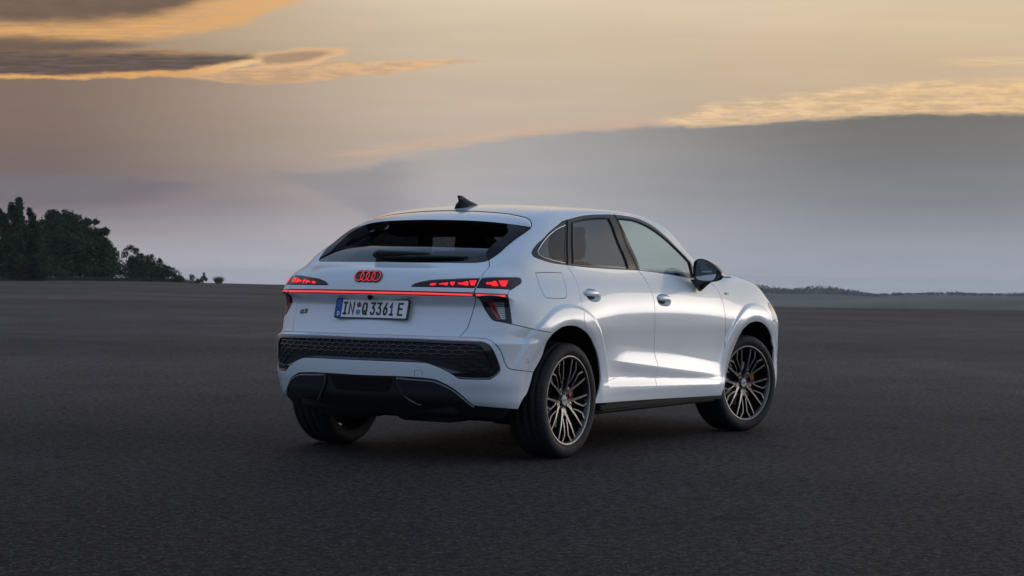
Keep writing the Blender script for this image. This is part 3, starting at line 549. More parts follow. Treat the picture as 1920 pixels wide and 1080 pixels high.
def panel(name,loops,holes=(),space='w',m='paint_white',off=0.,depth=.012,gap=.0031,hx=.016,hz=.010,mode='copy',parent=None,auto=False,label=None,hh=.012):
    """loops: list of curves forming the outer loop of the right-hand half; mode copy: a mirrored twin for the left; merge: one mesh across the centre; one: right only"""
    L=[loop2(loops,space,hh)]+[loop2(h_,space,hh) for h_ in holes]
    for i in range(1,len(L)): L[i]=L[i][::-1]
    cy=(-YC if space=='w' else 0.);ci=0 if space=='w' else 1
    if mode=='merge':
        f=np.abs(L[0][:,ci]-cy)<.004;L[0][f,ci]=cy
    L2=[];WM=[]
    for i,q in enumerate(L):
        if space=='w' and q[:,1].max()>1.3 and i==0 or space=='t' and i==0:
            wl=to2(WELD_C,space);a_=wl[:-1];b_=wl[1:];ab=b_-a_;dd=np.full(len(q),9.)
            for s_ in range(len(a_)):
                tt=np.clip(((q-a_[s_])@ab[s_])/(ab[s_]@ab[s_]),0,1);dd=np.minimum(dd,np.linalg.norm(q-a_[s_]-tt[:,None]*ab[s_],axis=1))
            wmask=dd<.0035
        else: wmask=np.zeros(len(q),bool)
        WM.append(wmask)
        if gap: 
            r=inset(q,gap)
            if mode=='merge' and i==0: r[f,ci]=cy
            r[wmask]=q[wmask]
            q=r
        L2.append(q)
    vv,T_,bl=fill(L2,hx,hz,CREASES if name in ('rear_door','front_door','front_fender') else ())
    P,N=from2(vv,space)
    o_=off(P,vv) if callable(off) else off
    P=P+N*(np.asarray(o_)[...,None] if np.ndim(o_) else o_)
    # winding
    a=P[T_];fn=np.cross(a[:,1]-a[:,0],a[:,2]-a[:,0])
    flip=(fn*N[T_].mean(1)).sum(1)<0
    T_[flip]=T_[flip][:,::-1]
    if auto:
        a=P[T_];fn=np.cross(a[:,1]-a[:,0],a[:,2]-a[:,0]);N2=np.zeros_like(P)
        for k in range(3): np.add.at(N2,T_[:,k],fn)
        N=N2/(np.linalg.norm(N2,axis=1,keepdims=True)+1e-12)
    Vs=[P];Ns=[N];Fs=[T_];n0=len(P)
    if depth:
        for li,b in enumerate(bl):
            idx=np.array(b);A=P[idx];D=A-N[idx]*depth
            t=np.roll(A,-1,axis=0)-np.roll(A,1,axis=0);s=np.cross(t,N[idx]);s/=np.linalg.norm(s,axis=1,keepdims=True)+1e-12
            # outward = away from the panel
            q=L2[li];e=np.roll(q,-1,axis=0)-np.roll(q,1,axis=0);o2=np.stack([e[:,1],-e[:,0]],-1)
            # test with solved neighbour direction
            tst=(A+s*.002);t2=to2(tst,space)-to2(A,space)
            sg=np.sign((t2*o2).sum(1));sg[sg==0]=1;s=s*sg[:,None]
            k=len(idx)
            # small rounded shoulder
            R1=A+s*.0007-N[idx]*.0010
            Vs+= [A,R1,D+s*.0007];nn=(N[idx]+s);nn/=np.linalg.norm(nn,axis=1,keepdims=True)
            Ns+= [N[idx],nn,s]
            i0=n0;i1=n0+k;i2=n0+2*k;j=np.arange(k);jn=(j+1)%k
            if mode=='merge' and li==0:
                onc=(np.abs(q[:,ci]-cy)<1e-6);use=~(onc&np.roll(onc,-1));j=j[use];jn=jn[use]
            wm=WM[li];use=~(wm[j]&wm[jn]);j=j[use];jn=jn[use]
            for (p0,p1) in ((i0,i1),(i1,i2)):
                Fs.append(np.stack([p0+j,p1+j,p1+jn],-1));Fs.append(np.stack([p0+j,p1+jn,p0+jn],-1))
            n0+=3*k
    Vv=np.concatenate(Vs);Nn=np.concatenate(Ns);Ff=np.concatenate(Fs)
    a=Vv[Ff];fn=np.cross(a[:,1]-a[:,0],a[:,2]-a[:,0]);fl=(fn*Nn[Ff].mean(1)).sum(1)<0;Ff[fl]=Ff[fl][:,::-1]
    R=Vv*[1,-1,1];NR=Nn*[1,-1,1];FR=Ff[:,::-1]      # right side of the car is y<0
    objs=[]
    if mode=='merge':
        cen=np.abs(Vv[:,1])<1e-5;mp=np.arange(len(Vv))+len(Vv);mp[cen]=np.arange(len(Vv))[cen]
        VV=np.concatenate([R,Vv]);NN=np.concatenate([NR,Nn]);NN[:len(Vv)][cen,1]*=0
        FF=np.concatenate([FR,mp[Ff]])
        o=link(name,mesh_from(name,VV,FF,NN),parent,MT[m]);objs.append(o)
    else:
        if mode in('copy','one'):
            o=link(name,mesh_from(name,R,FR,NR),parent,MT[m]);objs.append(o)
        if mode in('copy','left'):
            o=link(name,mesh_from(name,Vv,Ff,Nn),parent,MT[m]);objs.append(o)
    if label:
        for o in objs:o['label']=label
    return objs
def pw(x,Y,z):   # snap a rough point on the body (horizontal ray)
    s=to_wrap(x,Y);return solve_wrap(s,z)
def pt(x,Y): return solve_top(x,Y)
WELD_C=weld(C3['sp_side'][-1][0],2.38,60);WELD_C[0]=C3['sp_side'][-1]

_cx=np.arange(.36,2.46,.011);CREASES=[]
for _d in (-.0022,0.,.0022):
    CREASES.append(np.stack([S1+_cx-XC,.572-.091*(_cx-.63)+_d],-1));CREASES.append(np.stack([S1+_cx-XC,.419-.036*(_cx-.54)+_d],-1))

# ================================================================== THE CAR
car=empty('car',(0,0,0))
tag(car,'white coupe SUV parked on asphalt, seen from behind with its red tail lights lit','car')
def P1(x,Y,z): return np.array([[x,Y,z]])
SG=C3['sp_side'][-1]
WELD=WELD_C
wR=WELD[WELD[:,0]<=1.44]                    # along the roof
wA=WELD[WELD[:,0]>=wR[-1,0]-1e-9]
WE=WELD[-1]
# hood edge
he_x=np.array([2.40,2.6,2.8,2.95,3.05]);he_Y=np.array([.795,.808,.815,.812,.80])
HE=pt(he_x,he_Y);HE[0]=(2.40,.7993,pt(2.40,.795)[2])
fr_x=np.array([3.05,3.14,3.19,3.22,3.235]);fr_Y=np.array([.80,.66,.45,.22,0.])
HF=pt(fr_x,fr_Y);HF[0]=HE[-1]
NL=np.concatenate([HE[-1:],C3['headl'][1:],P1(3.13,.905,.66),C3['arch_f'][-1:]])
s_nl=NL
AF2=np.array([C3['arch_f'][-1],pw(3.215,.88,.50),pw(3.232,.88,.40),pw(3.225,.87,.25)])
DC=C3['doorC'][0]
BF=C3['belt_f']
def grid_mesh(name,G,closed=False,both=True,flip=False):
    nv,nu=G.shape[:2];V0=G.reshape(-1,3);F=[]
    for j in range(nv-1):
        for i in range(nu-1):
            a=j*nu+i;F.append((a,a+1,a+nu+1,a+nu))
    if both:
        n=len(V0);V1=V0*[1,-1,1];F=F+[tuple(n+k for k in f[::-1]) for f in F];V0=np.concatenate([V0,V1])
    bm=bmesh.new();vs=[bm.verts.new(v) for v in V0.tolist()]
    for f in F:
        try:bm.faces.new([vs[k] for k in f])
        except ValueError:pass
    bmesh.ops.remove_doubles(bm,verts=bm.verts,dist=.0006);bmesh.ops.recalc_face_normals(bm,faces=bm.faces)
    me=bpy.data.meshes.new(name);bm.to_mesh(me);bm.free();me.polygons.foreach_set('use_smooth',[True]*len(me.polygons));return me
def tubeline(name,P,r,m,parent,both=True,off=.001,h=.02):
    P=crspline(np.asarray(P),h)
    for _ in range(4):
        N=grad(P);P=P-N*(F(P[:,0],np.abs(P[:,1]),P[:,2])*1.0)[:,None]
    N=grad(P);P=P+N*off
    t=np.gradient(P,axis=0);t/=np.linalg.norm(t,axis=1,keepdims=True);s=np.cross(t,N)
    G=np.stack([P+s*r,P+s*r*.6+N*r*.9,P-s*r*.6+N*r*.9,P-s*r])
    if both:
        o=link(name,grid_mesh(name,G,both=False),parent,MT[m]);o.scale=(1,1,1)
        G2=G*[1,-1,1];link(name,grid_mesh(name,G2,both=False),parent,MT[m]);return o
    return link(name,grid_mesh(name,G*[1,-1,1],both=False),parent,MT[m])
# --- quarter panel with the roof rail
flap=C3['flap'].copy();flap[-1]=flap[0]
wf=C3['trim_top'][0]
panel('quarter_panel',['fin_outer','sp_side',WELD,np.array([WE,HE[0]]),np.array([HE[0],DC]),rv(BF[2:]),np.array([BF[2],wf]),'trim_top','doorA',
  'arch_rr',np.array([C3['arch_rr'][-1],C3['qb_line'][0]]),'qb_line','lamp_edge','lamp_up',rv('gate_gap')[2:]],holes=[[flap]],parent=car,hx=.014,hz=.010)
panel('fuel_flap',[flap],parent=car,mode='one',hx=.02,hz=.014)
# --- doors
# door handles sit over scooped pockets
HN=[]
for k in ('handle_r','handle_f'):
    h=C3[k][0];HN.append(h)
def pocket(h):
    t=np.linspace(0,2*np.pi,29)[:-1]
    x=h[0]+.100*np.sign(np.cos(t))*np.abs(np.cos(t))**.8;z=h[2]+.038*np.sign(np.sin(t))*np.abs(np.sin(t))**.9-.10*(x-h[0])*.3
    c=solve_wrap(S1+x-XC,z);return np.concatenate([c,c[:1]])
PK=[pocket(h) for h in HN]
rd=panel('rear_door',['doorA',np.array([C3['doorA'][-1],C3['arch_rf'][0]]),'arch_rf','sill_r',rv('doorB'),rv('belt_r')],holes=[[PK[0]]],parent=car)
fd=panel('front_door',['doorB','sill_f',rv('doorC'),rv('belt_f')],holes=[[PK[1]]],parent=car)
def scoop(c,h):
    def f(P,q):
        r=((P[:,0]-h[0])/.100)**2+((P[:,2]-h[2])/.040)**2
        return -.020*np.sqrt(np.clip(1-r,0,1))-.001
    return f
for h,pk,dd in ((HN[0],PK[0],rd),(HN[1],PK[1],fd)):
    for d,md in zip(dd,('one','left')):
        panel('handle_pocket',[pk],off=scoop(pk,h),mode=md,parent=d,depth=0,gap=0,hx=.008,hz=.006,auto=True,hh=.008)
        # grip bar bridging the pocket
        sgn=-1 if md=='one' else 1
        bm=bmesh.new();n=21;rings=[]
        for i in range(n):
            t=i/(n-1);xx=h[0]-.098+t*.190;bow=math.sin(math.pi*t)**.5
            zz=h[2]-.03*(xx-h[0])+.008+.003*bow;hz_=.010+.0095*bow
            yy=h[1]+.002+.010*bow-.010*(1-bow)
            th=.005+.006*bow;ring=[]
            for k in range(14):
                a=2*math.pi*k/14
                ring.append(bm.verts.new((xx,sgn*(yy+th*math.copysign(abs(math.cos(a))**.7,math.cos(a))),zz+hz_*math.copysign(abs(math.sin(a))**.8,math.sin(a)))))
            rings.append(ring)
        for i in range(n-1):
            for k in range(14): bm.faces.new((rings[i][k],rings[i][(k+1)%14],rings[i+1][(k+1)%14],rings[i+1][k]))
        bm.faces.new(rings[0][::-1]);bm.faces.new(rings[-1]);bmesh.ops.recalc_face_normals(bm,faces=bm.faces)
        me=bpy.data.meshes.new('door_handle');bm.to_mesh(me);bm.free();me.polygons.foreach_set('use_smooth',[True]*len(me.polygons))
        link('door_handle',me,d,MT['paint_white'])
# --- fender, hood, front
panel('front_fender',['doorC','sill_x','arch_f',rv(NL),rv(HE),np.array([HE[0],DC])],parent=car)
cowl=pt(np.array([2.40,2.47,2.53,2.555]),np.array([.795,.6,.3,0.]));cowl[0]=HE[0]
panel('bonnet',[cowl[::-1],HE,HF],space='t',mode='merge',parent=car,hx=.04,hz=.03)
# headlamp and bumper
s0=to_wrap(*C3['headl'][1][:2]);sh=np.array([0.012,.10,.20,.30,.36,.30,.16,.012])+s0
zh=np.array([.93,.925,.90,.865,.835,.815,.80,.795])
HL=solve_wrap(sh,zh);HL=np.concatenate([HL,HL[:1]])
bb=np.linspace(0,1,12);sA=to_wrap(*AF2[-1][:2]);sB=S3+YC
bot=solve_wrap(sA+(sB-sA)*bb,.25+0*bb)
HFw=[pw(p[0],p[1],p[2]-.012) for p in HF];HFw[0]=HE[-1]
panel('front_bumper',[NL,AF2,bot,np.array([bot[-1],HFw[-1]]),np.array(HFw)[::-1]],holes=[[HL]],parent=car,mode='copy',hx=.03,hz=.02)
hl=panel('headlight',[HL],m='lamp_clear',parent=car,hx=.02,hz=.015)
# --- roof and spoiler, windscreen
gap0=C3['sp_gap'].copy()
gy=np.array([.5443,.4941,.4178,.2958,.15,0.]);gx=np.array([.0655,.071,.0735,.062,.052,.048])
SGAP=pt(gx,gy);SGAP[0]=SG
hx_=np.array([wR[-1,0],1.50,1.545,1.56]);hY=np.array([wR[-1,1],.5,.25,0.]);HDR=pt(hx_,hY);HDR[0]=wR[-1]
panel('roof_panel',[SGAP[::-1],wR,HDR],space='t',mode='merge',parent=car,hx=.03,hz=.03)
panel('windscreen',[HDR[::-1],wA,np.array([WE,HE[0]]),cowl],space='t',mode='merge',m='glass_clear',parent=car,depth=0,off=-.003,gap=.004,hx=.04,hz=.04)
# dark band round the windscreen
# spoiler: lofted from the roof gap to its own trailing edge standing clear of the glass
TEY=np.array([.636,.56,.45,.30,.15,0.])
TE=np.stack([-.205+(-.028+.205)*(TEY/.636)**2.2,TEY,np.array([1.398,1.411,1.424,1.433,1.4365,1.438])],-1)
side=np.concatenate([C3['sp_side'][::-1]])   # from gap end to tip
def loft(A,B,nu,nv,bulge):
    A=crspline(A,.5/40);B=crspline(B,.5/40)
    def rs(P,n):
        d=np.r_[0,np.cumsum(np.linalg.norm(np.diff(P,axis=0),axis=1))];t=np.linspace(0,d[-1],n)
        return np.stack([np.interp(t,d,P[:,k]) for k in range(3)],-1)
    A=rs(A,nu);B=rs(B,nu);t=np.linspace(0,1,nv)[:,None,None]
    G=A[None]*(1-t)+B[None]*t;G[...,2]+=(bulge*4*t*(1-t))[...,0]
    return G
def crs3(P,h):
    return crspline(P,h)
sa=np.concatenate([SGAP[::-1],C3['sp_side'][::-1][1:3]])      # centre -> round the corner of the gap
sa=np.concatenate([SGAP[::-1],C3['sp_side'][::-1][1:-2]])
tb=np.concatenate([TE[::-1],C3['sp_side'][0:1]*np.array([[1,1,1]])]);tb[-1]=(C3['sp_side'][0]+TE[0])/2
sa=np.concatenate([sa,[C3['sp_side'][1]]])
G=loft(sa,tb,48,14,.010)
Gi=G.copy()
# top skin (painted)
Gt=G.copy();Gt[0]-=np.array([.002,0,0])
sp=link('spoiler',grid_mesh('spoiler',Gt),car,MT['paint_white'])
# underside, gloss black, folding down and forward to the glass
UN=[G[-1],G[-1]+np.array([.004,0,-.010]),G[-1]+np.array([.03,0,-.018]),G[-1]+np.array([.09,0,-.020]),G[-1]+np.array([.15,0,-.01]),G[-1]+np.array([.20,0,.0])]
Gu=np.stack(UN);yy=Gu[...,1];Gu[2:,:,1]*=.985
link('spoiler_underside',grid_mesh('spoiler_underside',Gu),sp,MT['gloss_black'])
# third brake light strip let into the underside edge
bm=bmesh.new();pr=None
for i in range(21):
    y=-.30+.6*i/20;x=-.205+.177*(abs(y)/.636)**2.2;z=float(np.interp(abs(y),TEY[::-1],TE[::-1,2]))-.012
    v=[bm.verts.new((x+.003,y,z)),bm.verts.new((x+.016,y,z-.0085))]
    if pr:bm.faces.new((pr[0],v[0],v[1],pr[1]))
    pr=v
me=bpy.data.meshes.new('brake_light');bm.to_mesh(me);bm.free();link('high_brake_light',me,sp,MT['brake_red'])
# --- rear glass: runs up under the spoiler
gb=C3['glass_bottom'].copy();gb[-1,1]=0
fo=C3['fin_outer'];fi=C3['fin_inner']
topg=pt(np.array([-.02,-.05,-.08,-.09]),np.array([.60,.45,.25,0.]))
gl=panel('rear_window',[gb[::-1],fo[1:-1],np.array([fo[-2],topg[0]]),topg],space='t',mode='merge',m='glass_rear',parent=car,off=lambda P,q:-(.004+.052*sstep(-.56,-.22,P[:,0]-.30*P[:,1]**2)),auto=True,depth=.0,gap=.001,hx=.03,hz=.03,hh=.02)
# black ceramic frame behind the glass edge
def ringband(name,outer,wid,space,m,off,parent,mode='merge'):
    q=loop2(outer,space,.02)
    cy=(-YC if space=='w' else 0.);ci=0 if space=='w' else 1
    f=np.abs(q[:,ci]-cy)<.004
    r=inset(q,wid);r[f,ci]=cy
    n=len(q);vv=np.concatenate([q,r]);P,N=from2(vv,space);P=P+N*off
    F=[]
    for i in range(n):
        j=(i+1)%n
        if f[i] and f[j]: continue
        F.append((i,j,n+j,n+i))
    F=np.array(F);a=P[F[:,:3]];fn=np.cross(a[:,1]-a[:,0],a[:,2]-a[:,0]);fl=(fn*N[F[:,0]]).sum(1)<0;F[fl]=F[fl][:,::-1]
    V2=np.concatenate([P*[1,-1,1],P]);F2=np.concatenate([F[:,::-1],F+len(P)]);N2=np.concatenate([N*[1,-1,1],N])
    return link(name,mesh_from(name,V2,F2,N2),parent,MT[m])
ringband('window_frame',[gb[::-1],fo[1:-1],np.array([fo[-2],topg[0]]),topg],.040,'t','liner_black',-.062,gl[0])
# side fins (gloss black blades between window and body)
tipi=fi[-1]
def finoff(P,q):
    # stands proud of the glass, bevelled toward the glass side
    return .010*np.clip((P[:,0]+.46)/.12,0,1)
fin=panel('window_fin',[fo,np.array([fo[-1],tipi]),fi[::-1]],space='t',m='fin_black',parent=car,off=finoff,depth=.060,gap=.0015,hx=.014,hz=.01,auto=True)
tubeline('spoiler_gap_shade',SGAP,.0034,'liner_black',car,off=.0004)  # black strip laid on the shut line, standing for shade in the gap
tubeline('spoiler_gap_shade',C3['sp_side'],.0030,'liner_black',car,off=.0008)
# --- tailgate
ggb=C3['gate_bottom'].copy();ggb[-1,1]=0
gc=C3['gate_gap'];g2=C3['gate_gap2']
gt=C3['glamp_top'].copy();gbt=C3['glamp_bot'].copy()
bt=C3['bar_top'].copy();bbm=C3['bar_bot'].copy();bt[-1,1]=0;bbm[-1,1]=0
bt[:,2]=np.interp(bt[:,1],[0,.75],[.9990,.9955]);bbm[:,2]=np.interp(bbm[:,1],[0,.75],[.9745,.9700])
nA=len(C3['gate_gap'])
iA=int(np.argmin(np.abs(gc[:,2]-gt[0,2])));iB=int(np.argmin(np.abs(gc[:,2]-gbt[-1,2])))
lampin=gt[-1];gbt[0]=lampin
# upper tailgate from the glass down to lamp and bar line
up=panel('tailgate',[gb[::-1],gc[1:iA+1],gt,gbt,gc[iB:][gc[iB:,2]>bt[0,2]+.003],bt],mode='merge',parent=car,hx=.02,hz=.008)
tg=up[0]
lowg=np.concatenate([g2[1:]])
panel('tailgate_lower_skin',[bbm[::-1],lowg,ggb],mode='merge',parent=tg,hx=.02,hz=.009,gap=.0022)
# tail light on the gate
lg=panel('tail_light',[gt,gbt,gc[iA:iB+1][::-1]],m='lamp_red',off=-.002,parent=car,gap=.002,depth=.01,hx=.02,hz=.012)
lq=panel('tail_light',['lamp_up',np.array([C3['lamp_up'][-1],C3['lamp_bot'][-1]]),rv('lamp_bot')],m='lamp_red',off=-.002,parent=car,gap=.002,depth=.01,hx=.02,hz=.012)
for i,md in ((0,'one'),(1,'left')):
    for k in ('e1','e2','e3','e4','e5'):
        c=C3['red_'+k];panel('light_element',[[p] for p in c],m='led_red',off=.0012,parent=lg[i],mode=md,gap=0,depth=.002,hx=.02,hz=.015,hh=.01)
    for k in ('f1','f2'):
        c=C3['red_'+k];panel('light_element',[[p] for p in c],m='led_red',off=.0012,parent=lq[i],mode=md,gap=0,depth=.002,hx=.02,hz=.015,hh=.01)
# painted strip between lamp and light bar on the quarter
sb=C3['strip_bot']
panel('light_surround',[rv('lamp_bot'),'lamp_edge'][0:1]+[C3['lamp_edge'][::-1][0:4],sb],parent=car,gap=.002,hx=.02,hz=.01)
# light bar: black housing and red strip proud of it
hous=panel('light_bar',[bt[::-1],bbm],mode='merge',m='gloss_black',off=-.003,parent=car,gap=.0008,depth=.012,hx=.02,hz=.008)
def strip(zf,hf,x0Y,x1Y,off,name,m,parent,mode,taper=.0):
    Y=np.linspace(x0Y,x1Y,60);
    zc=zf(Y);pts=[]
    for k in (-1,1):
        z=zc+k*hf
        x=np.array([0.]*len(Y))
        # march on rear surface at fixed Y
        lo=np.full(len(Y),-1.2);hi=np.full(len(Y),.2)
        for _ in range(30):
            m_=(lo+hi)/2;f=F(m_,Y,z);lo=np.where(f<0,lo,m_);hi=np.where(f<0,m_,hi)
        pts.append(np.stack([hi,Y,z],-1))
    G=np.stack([pts[0]+[.004,0,0],pts[0]-[off,0,-.002],pts[1]-[off,0,.002],pts[1]+[.004,0,0]])
    return G
zbar=lambda Y:np.interp(Y,[0,.40,.70],[.9868,.9858,.9822])
Gs=strip(zbar,.0056,0,.668,.006,None,None,None,None)
rb=link('light_strip',grid_mesh('light_strip',Gs),hous[0],MT['led_bar'])
# bar on the quarter panels
qb=[]
Gq=None
hq=panel('light_bar',[sb,C3['lowlamp'][0:1]*0+C3['gate_gap2'][1:2],C3['lamp_edge'][4:5]-[0,0,.035]],m='gloss_black',off=-.003,parent=car,gap=.001,depth=.012,hx=.02,hz=.01)
for i,md in ((0,'one'),(1,'left')):
    panel('light_strip',[[p] for p in C3['redbar_q']],m='led_bar',off=.003,parent=hq[i],mode=md,gap=0,depth=.005,hx=.02,hz=.02,hh=.012)
# lower lamp unit
le=C3['lamp_edge'][:5][::-1]
ll=panel('reflector_lamp',[C3['lowlamp'],C3['lamp_edge'][0:4],C3['lamp_edge'][4:5]-[0,0,.037],C3['gate_gap2'][1:2]-[0,0,.004]],m='lamp_clear',off=-.003,parent=car,gap=.002,depth=.012,hx=.02,hz=.014)
for i,md in ((0,'one'),(1,'left')):
    panel('reflector',[[p] for p in C3['redlow']],m='lamp_reflector',off=.0005,parent=ll[i],mode=md,gap=0,depth=.002,hx=.02,hz=.02)
    a0,a1,b0,b1=C3['redlow'][1],C3['redlow'][2],C3['lamp_edge'][3],C3['lamp_edge'][1]
    for k in range(8):
        t=(k+.35)/8.6
        L_=a0*(1-t)+a1*t;s_l=to_wrap(L_[0],L_[1])+.004;R_=b0*(1-t)+b1*t;s_r=to_wrap(R_[0],R_[1])-.020-.004*t
        z=L_[2]-.002;c=solve_wrap(np.array([s_l,s_r,s_r,s_l+.002]),np.array([z,z-.001,z-.0090,z-.008]))
        panel('lamp_slat',[[p] for p in c],m='lamp_slat',off=.0006,parent=ll[i],mode=md,gap=0,depth=.002,hx=.05,hz=.05,hh=.03)
    s_a=to_wrap(a0[0],a0[1])+.005;s_b=to_wrap(a1[0],a1[1])+.006
    c=solve_wrap(np.array([s_a,s_a+.004,s_b+.005,s_b]),np.array([a0[2]-.012,a0[2]-.012,a1[2]+.004,a1[2]+.004]))
    panel('lamp_trim',[[p] for p in c],m='lamp_slat',off=.001,parent=ll[i],mode=md,gap=0,depth=.001,hx=.05,hz=.05,hh=.02)
# --- upper bumper corner (between gate, quarter, lip)
lip=C3['lip_line'];qbl=C3['qb_line']
arb=C3['arch_rb']
panel('bumper_corner',[C3['gate_gap2'][1:],lip,np.array([lip[-1],arb[-1]]),arb[::-1],np.array([arb[0],qbl[0]]),qbl,C3['lowlamp'][::-1]],parent=car)
# --- bumper
sur=C3['surround'].copy();sur[0,1]=0;sur[-1,1]=0
dt_=C3['diff_top'].copy();dt_[0,1]=0
half=loop2([sur],'w')
bz=C3['bump_bot']
bp=panel('rear_bumper',[ggb[::-1],lip[1:],np.array([lip[-1],C3['arch_rc'][0]]),'arch_rc',np.array([C3['arch_rc'][-1],bz[-1]]),bz[::-1],dt_[::-1],np.array([dt_[0],sur[-1]]),sur[::-1],np.array([sur[0],ggb[-1]])],mode='merge',parent=car,hx=.014,hz=.009)
# grille frame, blade, mesh
ml=C3['meshloop'].copy();ml[0,1]=0;ml[-1,1]=0
bl_=C3['blade'].copy();bl_[0,1]=0;bl_[-1,1]=0
i0=1;top_=ml[:8]
# dark frame: outer ring following the surround
frm=panel('grille_frame',[sur[:17],ml[9:11],ml[:10][::-1]],mode='merge',m='gloss_black',off=-.004,parent=car,gap=.001,hx=.02,hz=.01)
zt=_nat(bl_[:4,1].tolist()[::1],bl_[:4,2].tolist())
def bladeoff(P,q):
    Y=P[:,1];zb=np.interp(Y,[0,.13,.35,.45,.60,.70,.80],[.588,.588,.587,.575,.53,.497,.497]);ztp=np.interp(Y,[0,.13,.35,.45,.60,.70,.80],[.628,.628,.626,.60,.565,.54,.54])
    t=np.clip((P[:,2]-zb)/(ztp-zb+1e-6),0,1);return -.004-.030*t
panel('grille_blade',[bl_[:6],bl_[6:]],mode='merge',m='blade_grey',off=bladeoff,parent=car,gap=.001,hx=.015,hz=.008,auto=True,depth=.004)
# honeycomb
hq_=loop2([ml],'w',.02)
allF=[];HV=[]
cw,ch=.058,.031
segs=set();sv=[]
smin,smax_=hq_[:,0].min(),hq_[:,0].max();zmin,zmax=hq_[:,1].min(),hq_[:,1].max()
rows=int((zmax-zmin)/(ch*.75))+2;cols=int((smax_-smin)/cw)+3
def key(p): return (round(p[0],4),round(p[1],4))
for r in range(rows):
    for c in range(cols):
        cx=-YC+cw*c+(cw/2 if r%2 else 0);cz=zmin+r*ch*.75
        pts=[(cx,cz+ch/2),(cx+cw/2,cz+ch/4),(cx+cw/2,cz-ch/4),(cx,cz-ch/2),(cx-cw/2,cz-ch/4),(cx-cw/2,cz+ch/4)]
        for i in range(6):
            a,b=key(pts[i]),key(pts[(i+1)%6])
            segs.add((min(a,b),max(a,b)))
segs=[s for s in segs if s[0][0]>=-YC-.03]
A=np.array([s[0] for s in segs]);B_=np.array([s[1] for s in segs]);mid=(A+B_)/2
ok=inside(mid,[inset(hq_,-.012)]);A=A[ok];B_=B_[ok]
PA,NA=from2(A,'w');PB,NB=from2(B_,'w')
PA[:,1]=np.where(A[:,0]<-YC,-np.abs(PA[:,1]),PA[:,1]);
hv=[];hf=[]
for a,na,b,nb in zip(PA,NA,PB,NB):
    d=b-a;s=np.cross(na,d);s/=np.linalg.norm(s)+1e-9;wd=.0024;k=len(hv)
    for p,n in ((a,na),(b,nb)):
        hv+=[p+s*wd*1.6-n*.030,p+s*wd*.8-n*.010,p-s*wd*.8-n*.010,p-s*wd*1.6-n*.030]
    hf+=[(k,k+1,k+5,k+4),(k+1,k+2,k+6,k+5),(k+2,k+3,k+7,k+6)]
hv=np.array(hv);hf=np.array(hf);hv2=np.concatenate([hv,hv*[1,-1,1]]);hf2=np.concatenate([hf,hf[:,::-1]+len(hv)])
gm=link('grille_mesh',mesh_from('grille_mesh',hv2,hf2,None,False),frm[0],MT['gloss_black']);gm['kind']='stuff'
bk=panel('grille_backing',[sur],mode='merge',m='liner_black',off=-.034,parent=frm[0],gap=0,depth=0,hx=.05,hz=.03)
# --- diffuser
db=C3['diff_bot'];dq=dt_
bx=np.array([[*pw(-.75,.0,.335)]]);
bb_=np.linspace(0,1,10);sE=to_wrap(*dt_[-1][:2]);botd=solve_wrap(-YC+(sE+YC)*bb_,.318+.02*bb_**2)
botd[-1]=dt_[-1]-[0,0,.012]
df=panel('diffuser',[dt_,botd[::-1]],mode='merge',m='satin_black',off=lambda P,q:-.030-.03*np.clip((.42-P[:,2])/.1,0,1),parent=car,gap=.001,depth=.02,hx=.02,hz=.012,auto=True)
# side pods standing proud, with a curved inner edge
fr=C3['fin_r'];fr=np.array([[p[0],max(.25,p[1]),p[2]] for p in fr])
podin=[(-1,.262,.497),(-1,.262,.470),(-1,.275,.430),(-1,.305,.385),(-1,.345,.345),(-1,.375,.330)]
podin=np.array([pw(-.85,Y,z) for _,Y,z in podin])
dtp=dt_[dt_[:,1]>.30]-np.array([0,0,.006])
dto=np.concatenate([podin[:1],dtp])
bo=np.array([dt_[-1]-[0,0,.02],pw(-.72,.60,.322),pw(-.8,.48,.322),podin[-1]])
def podoff(P,q):
    return .004-.018*np.clip((.40-P[:,2])/.08,0,1)
panel('diffuser_pod',[dto,bo,podin[::-1]],m='pod_black',off=podoff,parent=df[0],gap=.001,depth=.035,hx=.02,hz=.012,auto=True)
panel('diffuser_insert',[np.array([pw(-.88,Y,z) for Y,z in ((.225,.488),(.225,.470),(.205,.425),(.17,.405),(0,.403))]),np.array([pw(-.88,0.,.490),pw(-.88,.225,.488)])],mode='merge',m='gloss_black',off=-.016,parent=df[0],gap=.001,depth=.02,hx=.03,hz=.02,auto=True)
# diffuser fins; the paler tube along the top stands in for a chamfer highlight
tubeline('diffuser_fin',podin,.0062,'fin_edge',df[0],off=-.004)
tubeline('diffuser_edge_highlight',np.concatenate([podin[:1]+[0,0,-.006],dt_[dt_[:,1]>.30]-np.array([0,0,.014])]),.0055,'fin_edge',df[0],off=.003)
tubeline('grille_edge',np.concatenate([sur[10:16]])+np.array([0,0,.006]),.0035,'fin_edge',frm[0],off=-.002)
# --- side windows
trimF=C3['trim_top'][0];bf0=BF[2]
rg=['rglass','rglass_f','rglass_b','rglass_r'];fg=['fglass_r','fglass_t','fglass_f','fglass_b'];qg=['qglass','qglass_r']
panel('window_trim',['trim_top','belt_r',BF[0:3],np.array([bf0,trimF])],holes=[rg,fg,qg],m='trim_strip',off=-.0015,parent=car,gap=.0015,depth=.010,hx=.02,hz=.012)
panel('side_window',rg,m='glass_privacy',off=-.004,parent=car,gap=0,depth=0,hx=.04,hz=.03,label='dark tinted rear door window')
panel('side_window',fg,m='glass_clear',off=-.004,parent=car,gap=0,depth=0,hx=.04,hz=.03,label='clear front door window')
panel('side_window',qg,m='glass_privacy',off=-.004,parent=car,gap=0,depth=0,hx=.04,hz=.03,label='small tinted quarter window')
